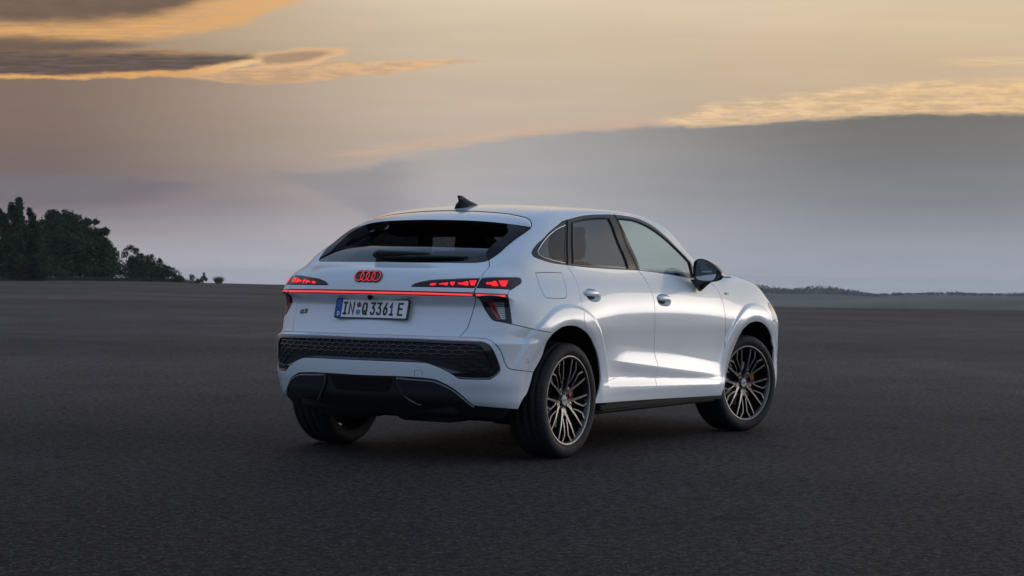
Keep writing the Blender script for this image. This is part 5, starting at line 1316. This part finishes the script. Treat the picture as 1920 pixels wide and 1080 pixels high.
def eur(bm): rrect(bm,-.2565,-.2130,-.0535,.0535,.006,0,.0018)
plate_obj('plate_country_band','plate_blue',lp,eur)
def stars(bm):
    for k in range(12):
        a=2*math.pi*k/12;c=Vector((-.2348+.0135*math.cos(a),.024+.0135*math.sin(a),.0022))
        vs=[bm.verts.new(c+Vector((rr*math.sin(t),rr*math.cos(t),0))) for t,rr in [(math.pi*i/5,.0024 if i%2==0 else .001) for i in range(10)]];bm.faces.new(vs)
mat('star_yellow',(.35,.33,.12),.5)
plate_obj('plate_stars','star_yellow',lp,stars)
def ptxt(s,x,size,sx,bold,y=0.,nm='plate_character',m='plate_black',z=.0016):
    me=text_mesh(s,size,.0006,0,bold,sx);me.transform(M4@Matrix.Translation((x,y,z)));link(nm,me,lp,MT[m])
ptxt('D',-.2348,.034,.75,.0012,-.034,m='plate_white',z=.0024)
# characters drawn as narrow strokes like the real plate face
GL={'I':[[(0,0),(1,0)],[(.5,0),(.5,1)],[(0,1),(1,1)]],'N':[[(0,0),(0,1),(1,0),(1,1)]],
'Q':[[(.5,1),(.85,.93),(1,.7),(1,.3),(.85,.07),(.5,0),(.15,.07),(0,.3),(0,.7),(.15,.93),(.5,1)],[(.55,.28),(1.02,-.02)]],
'3':[[(0,1),(1,1),(.42,.60),(.75,.58),(1,.42),(1,.2),(.8,.02),(.4,0),(.1,.05),(0,.16)]],
'6':[[(.78,1),(.2,.58),(0,.3),(.15,.06),(.5,0),(.85,.06),(1,.3),(.85,.56),(.5,.62),(.2,.56)]],
'1':[[(0,.68),(.55,1),(.55,0)],[(.05,0),(1.,0)]],'E':[[(1,1),(0,1),(0,0),(1,0)],[(0,.53),(.85,.53)]]}
def glyph(ch,x0,wd,ht,sw):
    bm=bmesh.new();y0=-ht/2
    z0=.0013
    for st in GL[ch]:
        P=[Vector((x0+p[0]*wd,y0+p[1]*ht)) for p in st];n=len(P);rows=[]
        closed=(P[0]-P[-1]).length<1e-6
        for i in range(n):
            a=P[i-1] if i>0 else (P[-2] if closed else None);b=P[i+1] if i<n-1 else (P[1] if closed else None)
            if a is None:d=(b-P[i]).normalized();s=Vector((-d.y,d.x));e=-d*sw if False else Vector((0,0))
            elif b is None:d=(P[i]-a).normalized();s=Vector((-d.y,d.x))
            else:
                d1=(P[i]-a).normalized();d2=(b-P[i]).normalized();s=Vector((-d1.y,d1.x))+Vector((-d2.y,d2.x));s.normalize()
                c=max(.45,s.dot(Vector((-d1.y,d1.x))));s=s/c
            ext=Vector((0,0))
            if a is None:ext=-(b-P[i]).normalized()*sw*.9
            if b is None:ext=(P[i]-a).normalized()*sw*.9
            rows.append((P[i]+ext+s*sw,P[i]+ext-s*sw))
        v=[[bm.verts.new((q.x,q.y,z)) for q in r_ for z in (z0,z0+.0012)] for r_ in rows]
        for i in range(n-1):
            a_,b_=v[i],v[i+1];bm.faces.new((a_[1],b_[1],b_[3],a_[3]));bm.faces.new((a_[0],b_[0],b_[1],a_[1]));bm.faces.new((a_[2],a_[3],b_[3],b_[2]))
    bm.transform(M4);me=bpy.data.meshes.new('plate_character');bm.to_mesh(me);bm.free();link('plate_character',me,lp,MT['plate_black'])
def badge_glyph(ch,x0,wd,ht,sw):
    bm=bmesh.new()
    for st in GLB[ch]:
        P_=[Vector((x0+p[0]*wd+(p[1]-.5)*ht*.12,(p[1]-.5)*ht)) for p in st];n=len(P_);closed=(P_[0]-P_[-1]).length<1e-5;R_=[]
        for i in range(n):
            a=P_[i-1] if i>0 else (P_[-2] if closed else None);b=P_[i+1] if i<n-1 else (P_[1] if closed else None)
            d=((b if b is not None else P_[i])-(a if a is not None else P_[i])).normalized();s_=Vector((-d.y,d.x))*sw
            R_.append([bm.verts.new((q.x,q.y,z)) for q,z in ((P_[i]+s_,0),(P_[i]+s_,.003),(P_[i]-s_,.003),(P_[i]-s_,0))])
        for i in range(n-1):
            for k in range(3): bm.faces.new((R_[i][k],R_[i+1][k],R_[i+1][k+1],R_[i][k+1]))
    bm.transform(BADGE);me=bpy.data.meshes.new('model_badge');bm.to_mesh(me);bm.free();link('model_badge',me,car,MT['gloss_black'])
GLB={'Q':[[(.25,1),(.75,1),(1,.8),(1,.2),(.75,0),(.25,0),(0,.2),(0,.8),(.25,1)],[(.6,.3),(1.05,-.12)]],'3':[[(0,1),(.8,1),(1,.88),(1,.65),(.8,.52),(.3,.52)],[(.8,.52),(1,.4),(1,.12),(.8,0),(0,0)]]}
badge_glyph('Q',-.034,.026,.022,.0030);badge_glyph('3',.004,.024,.022,.0030)
X0=-.2565;KX=.513/ (1555-735)     # from the photograph's plate: pixel columns 735..1555
for ch,xa,xb in (('I',822,872),('N',888,955),('Q',1045,1108),('3',1142,1198),('3',1213,1270),('6',1288,1342),('1',1360,1412),('E',1455,1518)):
    sw=.0060;xl=X0+(xa-735)*KX*.995+sw;wd=(xb-xa)*KX-2*sw
    glyph(ch,xl-.002,wd,.067,sw)
for yy,m in ((.022,'seal_red'),(-.022,'seal_blue')):
    plate_obj('plate_seal',m,lp,lambda bm:bmesh.ops.create_cone(bm,cap_ends=True,segments=28,radius1=.0165,radius2=.016,depth=.0016,matrix=Matrix.Translation((X0+(998-735)*KX,yy,.0022))))
# reversing camera under the light bar
P,r,u_,o=rearframe(-.03,.962)
cyl('rear_camera',P+Vector((-.008,0,-.002)),(-.9,0,-.3),.016,.022,'gloss_black',car,24,.002)
# parking sensor rings, tow cover line
h=C3['sensor'][0];N=grad(h)
for sg in (-1,1):
    bm=bmesh.new();torus(bm,(h[0],sg*h[1],h[2]),(N[0],sg*N[1],N[2]),.0115,.0009,28,6);me=bpy.data.meshes.new('parking_sensor');bm.to_mesh(me);bm.free();link('parking_sensor',me,bp[0],MT['satin_black'])
tubeline('tow_cover_line',C3['towcover'],.0010,'satin_black',bp[0],both=False,off=.0)

# ================================================================== GROUND AND SURROUNDINGS
def f_asphalt(nt,b):
    g=nt.new('ShaderNodeNewGeometry').outputs['Position'];x,y,z=nt.sep(g)
    P2=nt.comb(x,y,0.)
    big=nt.noise(P2,.11,4,.55);patch=nt.noise(nt.comb(x+14.,y+3.,0.),.028,3,.5);mid=nt.noise(P2,.9,4,.6);fine=nt.noise(P2,55,3,.65);gr=nt.noise(P2,190,2,.7)  # patch is shifted so its dark part adds to the foreground dimming
    vo=nt.new('ShaderNodeTexVoronoi');vo.inputs['Scale'].default_value=95;nt.put(vo.inputs['Vector'],P2)
    wn=nt.sep(V(nt,vo.outputs['Color']))[0]
    stone=nt.sm(.86,.97,wn)
    streak=nt.noise(nt.comb(x*.30+y*.12,y*1.6-x*.8,0.),.9,4,.6)
    coarse=nt.noise(P2,21,4,.7)
    tone=nt.lin(coarse,.32,.68,.15,1.95)*nt.lin(fine,.30,.72,.40,1.75)*nt.lin(mid,.3,.7,.88,1.12)*nt.lin(big,.3,.7,.86,1.14)*nt.lin(streak,.3,.7,.93,1.07)*nt.lin(gr,.3,.7,.72,1.28)*nt.lin(patch,.36,.64,.80,1.2)
    # vignette put into the asphalt colour: darkened near the camera, lightened beyond, noisy edge
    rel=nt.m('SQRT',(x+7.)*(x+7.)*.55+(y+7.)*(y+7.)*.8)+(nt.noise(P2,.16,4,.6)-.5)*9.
    vig=nt.lin(nt.sm(4.,17.,rel),0,1,.55,1.62)
    tone=tone*vig
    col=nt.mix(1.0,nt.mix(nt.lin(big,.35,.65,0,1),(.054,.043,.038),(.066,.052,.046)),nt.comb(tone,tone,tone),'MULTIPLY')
    col=nt.mix(stone*.75,col,(.11,.105,.10))
    dark=nt.sm(.985,1.0,nt.noise(P2,2.3,2,.5)*1.45);col=nt.mix(dark*.5,col,(.012,.012,.012))
    nt.put(b.inputs['Base Color'],col)
    nt.put(b.inputs['Roughness'],nt.lin(fine,.3,.7,.66,.9))
    b.inputs['Specular IOR Level'].default_value=.06
    h=coarse*1.2+fine*.6+gr*.5+V(nt,vo.outputs['Distance'])*.5
    bump(nt,b,h,.45,.010)
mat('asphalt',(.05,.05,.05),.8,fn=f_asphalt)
# plateau edge: near on the right, far on the left; gentle undulation far from the car
edge=[(60,-60),(79,-14),(82,12),(80,22),(76,32),(90,60),(120,88),(150,100),(176,116),(184,134),(182,150),(177,168),(166,180),(150,182),(120,190),(60,230),(-60,240),(-160,120),(-160,-90),(-40,-120)]
E2=np.array(edge,float);cE=np.array([20.,20.])
ang=np.unwrap(np.arctan2(E2[:,1]-cE[1],E2[:,0]-cE[0]))
ec=crspline(np.concatenate([E2,E2[:1]]),4.0)[:-1]
cc=np.array([-2.,-2.])
qq=ec if .5*np.sum(ec[:,0]*np.roll(ec[:,1],-1)-np.roll(ec[:,0],-1)*ec[:,1])>0 else ec[::-1]
gv,gf,gb_=fill([qq],7.,7.)
dd=np.linalg.norm(gv-cc,axis=1);und=.10*np.sin(gv[:,0]*.045+.6)*np.sin(gv[:,1]*.038+1.1)+.05*np.sin(gv[:,0]*.11-gv[:,1]*.07)
gz=und*np.clip((dd-30)/60,0,1);G3=np.stack([gv[:,0],gv[:,1],gz],-1)
rng=random.Random(3);skirt=[];n0=len(G3)
for i in gb_[0]:
    d=(gv[i]-cc)/np.linalg.norm(gv[i]-cc);skirt.append((gv[i,0]+d[0]*(1.2+rng.random()),gv[i,1]+d[1]*(1.2+rng.random()),gz[i]-.8))
nb_=len(skirt);F_=[tuple(t) for t in gf.tolist()]+[(gb_[0][i],gb_[0][(i+1)%nb_],n0+(i+1)%nb_,n0+i) for i in range(nb_)]
bm=bmesh.new();vs=[bm.verts.new(p) for p in G3.tolist()+skirt]
for f in F_:
    try: bm.faces.new([vs[k] for k in f])
    except ValueError: pass
bmesh.ops.recalc_face_normals(bm,faces=bm.faces)
me=bpy.data.meshes.new('asphalt_ground');bm.to_mesh(me);bm.free()
if sum(p.normal.z*p.area for p in me.polygons)<0: me.flip_normals()
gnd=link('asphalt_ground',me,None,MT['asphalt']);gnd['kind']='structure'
# hillside falling away from the plateau to the plain, and the plain to the horizon
def f_land(nt,b):
    g=nt.new('ShaderNodeNewGeometry').outputs['Position'];n=nt.noise(g,.012,6,.6);n2=nt.noise(g,.0012,5,.6)
    c=nt.mix(nt.lin(n,.35,.65,0,1),(.030,.042,.020),(.075,.078,.045));c=nt.mix(nt.lin(n2,.4,.6,0,.6),c,(.12,.115,.08))
    nt.put(b.inputs['Base Color'],c)
mat('land',(.05,.06,.03),.95,fn=f_land)
bm=bmesh.new();ring0=[bm.verts.new((p[0]-(p[0]-cc[0])*.03,p[1]-(p[1]-cc[1])*.03,-.5)) for p in ec];n=len(ec)
radii=[(1.25,-7),(1.8,-22),(3.,-46),(6,-72),(10.1,-88),(18,-95),(35,-95)]
pr=ring0
for s,zz in radii:
    rw=[]
    for i,p in enumerate(ec):
        d=p-cc;L_=np.linalg.norm(d);q=cc+d/L_*(L_*s if s<10 else 120*s)
        rw.append(bm.verts.new((q[0],q[1],zz)))
    for i in range(n): bm.faces.new((pr[i],pr[(i+1)%n],rw[(i+1)%n],rw[i]))
    pr=rw
bmesh.ops.recalc_face_normals(bm,faces=bm.faces)
me=bpy.data.meshes.new('lowland');bm.to_mesh(me);bm.free();me.polygons.foreach_set('use_smooth',[True]*len(me.polygons))
if me.polygons[0].normal.z<0: me.flip_normals()
ld=link('lowland_terrain',me,None,MT['land']);ld['kind']='structure'
# ridges on the right, kilometres away
def ridge(name,D,prof,depth,base_z,m,amp,seed,back=900):
    """prof: bearing (deg right of the view axis) -> crest height above the eye in degrees"""
    yaw=math.atan2(CF.y,CF.x);bs=np.linspace(prof[0][0],prof[-1][0],420);f=_nat([p[0] for p in prof],[p[1] for p in prof])
    rg_=np.random.default_rng(seed);no=np.zeros_like(bs)
    for k,a in ((9,.5),(23,.35),(61,.22),(150,.12)):
        no+=a*np.interp(bs,np.linspace(bs[0],bs[-1],k),rg_.normal(size=k))
    V_=[];nb=7
    for j in range(nb):
        tt=j/(nb-1)
        for b,nn in zip(bs,no):
            a=yaw-math.radians(b);hz=float(f(b));top=CAM_P.z+D*math.tan(math.radians(hz))+nn*amp
            fr=math.sin(min(1,tt*1.6)*math.pi/2) if tt<.63 else math.cos((tt-.63)/.37*math.pi/2)*.999
            r=D-depth+ (depth*1.0)*tt/.63 if tt<.63 else D+back*(tt-.63)/.37
            V_.append((CAM_P.x+r*math.cos(a),CAM_P.y+r*math.sin(a),base_z+(top-base_z)*fr))
    F=[];n=len(bs)
    for j in range(nb-1):
        for i in range(n-1): a=j*n+i;F.append((a,a+n,a+n+1,a+1))
    me=bpy.data.meshes.new(name);me.from_pydata(V_,[],F);me.update();me.polygons.foreach_set('use_smooth',[True]*len(me.polygons))
    o=link(name,me,None,MT[m]);o['kind']='structure';return o,f
# bearing = atan((px-960)/3500); height = (horizon row - crest row)/61 deg
def crest(pts): return [((px-960)/3500*57.3*(1-((px-960)/3500)**2/3),(528.6+.015*(px-960)-py)/61.) for px,py in pts]
def f_hill(nt,b):
    g=nt.new('ShaderNodeNewGeometry').outputs['Position'];n=nt.noise(g,.02,6,.65)
    nt.put(b.inputs['Base Color'],nt.mix(nt.lin(n,.35,.62,0,1),(.018,.026,.014),(.060,.062,.036)))
mat('hill',(.03,.04,.02),.95,fn=f_hill)
ridge('distant_hills',2900,crest([(1300,552),(1400,548),(1450,549),(1520,550),(1580,551),(1640,555),(1700,553),(1760,552.5),(1830,553.5),(1920,554.5),(2100,556)]),900,-95,'hill',.5,5)
ridge('meadow_rise',1900,crest([(1300,570),(1430,568),(1560,566),(1700,562),(1830,558),(1920,557),(2100,556)]),700,-95,'land',.35,9)
# ------------------------------------------------------------------ vegetation
def f_leaf(c0,c1):
    def f(nt,b):
        oi=nt.new('ShaderNodeNewGeometry');n=nt.noise(oi.outputs['Position'],.9,3,.6);r=V(nt,oi.outputs['Random Per Island'])
        c=nt.mix(nt.lin(n,.35,.65,0,1),c0,c1);c=nt.mix(r*.5,c,(c0[0]*.6,c0[1]*.6,c0[2]*.6));nt.put(b.inputs['Base Color'],c)
        b.inputs['Subsurface Weight'].default_value=0
    return f
mat('leaf_dark',(.02,.04,.012),.7,fn=f_leaf((.014,.032,.008),(.034,.066,.014)))
mat('leaf_green',(.03,.06,.02),.7,fn=f_leaf((.016,.040,.007),(.052,.095,.014)))
mat('leaf_dry',(.2,.17,.1),.8,fn=f_leaf((.16,.13,.09),(.30,.24,.17)))
mat('bark',(.045,.036,.028),.9)
def leafcloud(name,cl,size,m,parent,seed):
    """cl: list of (centre, radius(3), count)"""
    rg_=np.random.default_rng(seed);Vs=[];tot=0
    for c,rad,n in cl:
        d=rg_.normal(size=(n,3));d/=np.linalg.norm(d,axis=1,keepdims=True);rr=rg_.random(n)**.45*(1+.16*np.abs(rg_.normal(size=n)))
        p=np.array(c)+d*rr[:,None]*np.array(rad)
        s=size*rg_.uniform(.55,1.4,(n,1))
        a=rg_.normal(size=(n,3));a/=np.linalg.norm(a,axis=1,keepdims=True);b=np.cross(a,rg_.normal(size=(n,3)));b/=np.linalg.norm(b,axis=1,keepdims=True)
        q=np.stack([p-a*s,p+b*s*.55,p+a*s,p-b*s*.55],1);Vs.append(q.reshape(-1,3));tot+=n
    V_=np.concatenate(Vs);F=np.arange(len(V_)).reshape(-1,4)
    me=bpy.data.meshes.new(name);me.from_pydata(V_.tolist(),[],F.tolist());me.update()
    return link(name,me,parent,MT[m])
def limb(bm,a,b,r0,r1,n=7,seg=4,wob=.0,rg_=random):
    a=Vector(a);b=Vector(b);pr=None;d=(b-a);s=d.orthogonal().normalized();t=d.cross(s).normalized()
    off=[Vector((rg_.uniform(-1,1),rg_.uniform(-1,1),0))*wob for _ in range(seg+1)];off[0]=Vector();off[-1]=Vector()
    for i in range(seg+1):
        u=i/seg;c=a+d*u+off[i];r=r0+(r1-r0)*u
        ring=[bm.verts.new(c+(s*math.cos(k*2*math.pi/n)+t*math.sin(k*2*math.pi/n))*r) for k in range(n)]
        if pr:
            for k in range(n): bm.faces.new((pr[k],pr[(k+1)%n],ring[(k+1)%n],ring[k]))
        pr=ring
AX=Vector((CF.x,CF.y,0)).normalized();RX=Vector((CR.x,CR.y,0)).normalized()
def tree(name,label,cat,base,H,blobs,size,m,trunk_r,seed,group=None,dens=900):
    K=1.17;blobs=[(a*K,d*K,h*K,rx*K,rz*K,w*1.5) for a,d,h,rx,rz,w in blobs]
    """blobs: (right offset, depth offset, height, rx, rz, weight) in metres"""
    r=empty(name,base);tag(r,label,cat,group);rg_=random.Random(seed);bm=bmesh.new()
    tops=[]
    cl=[]
    for (a,d,h,rx,rz,wt) in blobs:
        c=RX*a+AX*d;C=(c.x,c.y,h)
        n=int(dens*wt)
        cl.append((C,(rx,rx,rz),n));tops.append(C)
        for k in range(int(4*wt)+3):      # sprigs that break the outline
            th=rg_.uniform(0,6.28);ph=rg_.uniform(-.3,1.4);q=(C[0]+rx*1.05*math.cos(th)*math.cos(ph),C[1]+rx*1.05*math.sin(th)*math.cos(ph),C[2]+rz*1.05*math.sin(ph))
            cl.append((q,(rx*.22,rx*.22,rz*.26),int(45*wt)+14))
    leafcloud('crown',cl,size,m,r,seed)
    z0=min(t[2] for t in tops)*.35
    limb(bm,(0,0,-.6),(0,0,z0),trunk_r,trunk_r*.8,seg=2)
    for t in tops:
        st=(0,0,z0*rg_.uniform(.7,1.0));limb(bm,st,t,trunk_r*.55,trunk_r*.12,seg=4,wob=.15,rg_=rg_)
        for k in range(2):
            e=(t[0]+rg_.uniform(-1,1)*.8,t[1]+rg_.uniform(-1,1)*.8,t[2]+rg_.uniform(.3,1.1));limb(bm,t,e,trunk_r*.14,trunk_r*.04,n=5,seg=2)
    me=bpy.data.meshes.new('trunk');bm.to_mesh(me);bm.free();me.polygons.foreach_set('use_smooth',[True]*len(me.polygons));link('trunk',me,r,MT['bark'])
    return r
# metres per photograph pixel at the tree line, about 235 m away: .0675
k_=1.18
# tall dark tree with several spires at the left border
sp_=[]
rg0=random.Random(11)
for a,h in ((-3.4,8.6),(-2.4,9.6),(-1.4,9.4),(-.6,10.8),(.2,10.9),(1.0,9.2),(1.9,7.6),(2.6,6.2),(-4.4,9.9)):
    z=1.0
    while z<h:
        t=z/h;sp_.append((a+rg0.uniform(-.25,.25),rg0.uniform(-1.2,1.2),z,.75*(1-t)**.55+.17,.50,.34));z+=.62
tree('tall_tree','tall dark spiry tree at the left border, highest of the row','tree',(156.9,165.3,0),11,[(a,d,z*.80,rx*.9,rz,w_) for a,d,z,rx,rz,w_ in sp_],.15,'leaf_green',.28,21,dens=430)
big=[(-4.6,0,2.6,1.8,1.9,1.1),(-3.0,.5,3.4,2.2,2.3,1.5),(-1.0,0,4.0,2.6,2.6,1.9),(1.2,-.3,4.0,2.6,2.6,1.9),(3.0,.2,3.4,2.2,2.5,1.5),(4.6,.1,2.4,1.7,2.0,1.1),(-2.4,0,5.5,1.3,1.3,.7),(-.6,.3,6.5,1.5,1.2,.8),(-1.2,0,7.5,.75,.7,.30),(.5,.2,7.4,.9,.75,.36),(1.9,0,6.3,1.1,1.1,.5),(2.9,0,6.9,.5,.35,.14),(3.9,0,6.9,.42,.25,.10),(4.1,0,5.6,.8,.5,.22),(5.0,0,5.8,.5,.45,.14),(4.6,0,4.4,.9,.9,.4),(5.4,0,3.4,.9,1.0,.4),(-3.6,0,5.2,.9,.8,.35),(-5.2,.2,4.5,.8,.8,.3),(0,-.8,1.3,4.4,1.4,1.9),(4.4,-.5,1.3,2.0,1.4,1.1),(-4.0,-.6,1.3,2.6,1.4,1.0)]
tree('broad_tree','broad dense dark green tree, the widest of the row, right of the tall spiry tree','tree',(175.6+RX.x*1.2,178.2+RX.y*1.2,0),9,big,.16,'leaf_green',.34,22,dens=1750)
tree('slender_tree','thin airy young tree with an arching top beside the broad tree','tree',(186.5+RX.x*.9,175.5+RX.y*.9,0),5.2,[(-1.6,0,2.1,.8,1.2,.5),(-.6,0,3.3,.45,.5,.12),(0,0,4.0,.5,.38,.14),(.7,0,3.7,.38,.4,.10),(1.2,0,3.0,.42,.5,.13),(.2,0,1.9,.8,.9,.35),(-1.0,0,1.0,1.5,1.0,.8),(1.2,0,.9,1.3,.9,.6)],.12,'leaf_dark',.09,23,dens=1000)
tree('round_bush_tree','low rounded green tree next after the airy young tree','tree',(184.2,169.0,0),3.6,[(-1.6,0,1.5,1.1,1.3,.7),(-.5,0,2.2,.9,.9,.5),(.3,0,1.9,1.0,1.1,.6),(1.3,0,1.4,1.0,1.1,.6),(0,0,.8,2.3,.9,1.1)],.13,'leaf_green',.10,24,dens=1100)
tree('small_bush_tree','smallest leafy tree where the row runs out above the asphalt edge','tree',(181.2,162.2,0),2.2,[(-1.4,0,.9,.8,.8,.5),(-.5,0,1.3,.7,.6,.35),(.4,0,.9,.8,.7,.4),(1.1,0,.45,.5,.4,.2)],.11,'leaf_dark',.07,25,dens=1000)
tree('low_shrub','pale low shrub at the foot of the tall spiry tree','shrub',(158.5,166.0,0),1.2,[(-1.0,0,.5,.9,.6,.4),(.6,0,.8,.8,.8,.4),(1.6,0,.4,.8,.5,.3)],.10,'leaf_green',.05,26,dens=900)
for i,(b,lab,bl) in enumerate((((167.,145.9,0),'tiny dark seedling, left one of the two standing alone on the asphalt edge',[(-.1,0,.5,.30,.45,.18),(.5,0,.2,.4,.2,.08)]),((170.6,147.4,0),'tiny dark seedling with three sprigs, right one of the two on the asphalt edge',[(-.3,0,.3,.45,.25,.12),(.1,0,.8,.17,.35,.08),(.35,0,.45,.25,.2,.06),(-.1,0,.5,.2,.2,.06)]))):
    tree('seedling',lab,'shrub',b,1,bl,.10,'leaf_dark',.03,30+i,'seedlings on the asphalt edge',dens=620)
# dry grass tuft
tf=empty('grass_tuft',(171.,145.2,0));tag(tf,'round tuft of dry pinkish grass standing on the asphalt edge','grass tuft')
rg_=np.random.default_rng(5);Vg=[];Fg=[]
for i in range(900):
    a=rg_.uniform(0,6.28);b=rg_.uniform(0,6.28);r0=rg_.uniform(0,.35);l=rg_.uniform(.5,1.15);sp=rg_.uniform(0,.85)
    p0=np.array([r0*math.cos(a),r0*math.sin(a),0]);d=np.array([math.cos(a)*sp,math.sin(a)*sp,1.]);d/=np.linalg.norm(d)
    p1=p0+d*l*.6;p2=p0+d*l+np.array([math.cos(a),math.sin(a),-.6])*.12*sp;s=np.array([math.cos(b),math.sin(b),0])*.012;k=len(Vg)
    Vg+=[p0-s,p0+s,p1+s,p1-s,p2];Fg+=[(k,k+1,k+2,k+3),(k+3,k+2,k+4)]
me=bpy.data.meshes.new('blades');me.from_pydata([tuple(v) for v in Vg],[],Fg);me.update();link('grass_blades',me,tf,MT['leaf_dry'])
mat('verge',(.03,.045,.018),.8,fn=f_leaf((.030,.040,.016),(.075,.080,.035)))
# grass verge under the tree row
Vg=[];Fg=[]
for i in range(26000):
    t=rg_.random();base=np.array([148,160.5])+t*np.array([40,4.0]);base=(np.array([149.0,164.5])*(1-t*2)+np.array([168.,171.])*t*2 if t<.5 else np.array([168.,171.])*(2-2*t)+np.array([181.,161.])*(2*t-1))+rg_.normal(size=2)*.8
    base+= (np.array([AX.x,AX.y])*rg_.uniform(0,6))
    a=rg_.uniform(0,6.28);l=rg_.uniform(.2,.75);k=len(Vg);s=np.array([math.cos(a),math.sin(a),0])*.05;p=np.array([base[0],base[1],-.05]);q=p+np.array([rg_.normal()*.1,rg_.normal()*.1,l])
    Vg+=[p-s,p+s,q];Fg.append((k,k+1,k+2))
me=bpy.data.meshes.new('verge_grass');me.from_pydata([tuple(v) for v in Vg],[],Fg);me.update()
vg=link('verge_grass',me,None,MT['verge']);vg['kind']='stuff';tag(vg,'rough dark grass and weeds along the foot of the tree row','grass')
# wood on the distant ridge
yaw=math.atan2(CF.y,CF.x);cl=[]
fr_=_nat(*zip(*crest([(1300,552),(1400,548),(1450,549),(1520,550),(1580,551),(1640,555),(1700,553),(1760,552.5),(1830,553.5),(1920,554.5),(2100,556)])))
rgw=np.random.default_rng(8)
for i in range(620):
    px=rgw.uniform(1330,1648) if i<500 else rgw.uniform(1640,1990)
    b=(px-960)/3500*57.3*(1-((px-960)/3500)**2/3);D=2900-rgw.uniform(-40,160);a=yaw-math.radians(b)
    env=1.0 if px<1600 else max(.12,(1650-px)/50)
    if px>1648: env=.28
    h=(rgw.uniform(4.,9.)+2.5*math.sin(px*.05))*env
    z=CAM_P.z+D*math.tan(math.radians(float(fr_(b))))-1.5
    cl.append(((CAM_P.x+D*math.cos(a),CAM_P.y+D*math.sin(a),z),(3.6,3.6,h),26))
o=leafcloud('distant_wood',cl,1.5,'leaf_dark',None,77);tag(o,'hazy belt of woodland along the distant ridge right of the car','woodland',kind='stuff')

# ------------------------------------------------------------------ air: one even, thin haze
HZ=1.1e-4
bm=bmesh.new();bmesh.ops.create_cube(bm,size=1.)
for v in bm.verts: v.co=Vector((v.co.x*8400,v.co.y*8400,-97+(v.co.z+.5)*(97+13)))
me=bpy.data.meshes.new('haze');bm.to_mesh(me);bm.free();hz=link('haze',me,None);hz['kind']='stuff';hz['label']='thin even dusk haze over the plateau and the hills'
m=bpy.data.materials.new('haze');m.use_nodes=True;nt=NT(m.node_tree);nt.n.clear()
pv=nt.new('ShaderNodeVolumePrincipled');pv.inputs['Color'].default_value=(.93,.945,.985,1);pv.inputs['Density'].default_value=HZ;pv.inputs['Anisotropy'].default_value=.0
out=nt.new('ShaderNodeOutputMaterial');nt.l.new(pv.outputs[0],out.inputs['Volume']);me.materials.append(m)
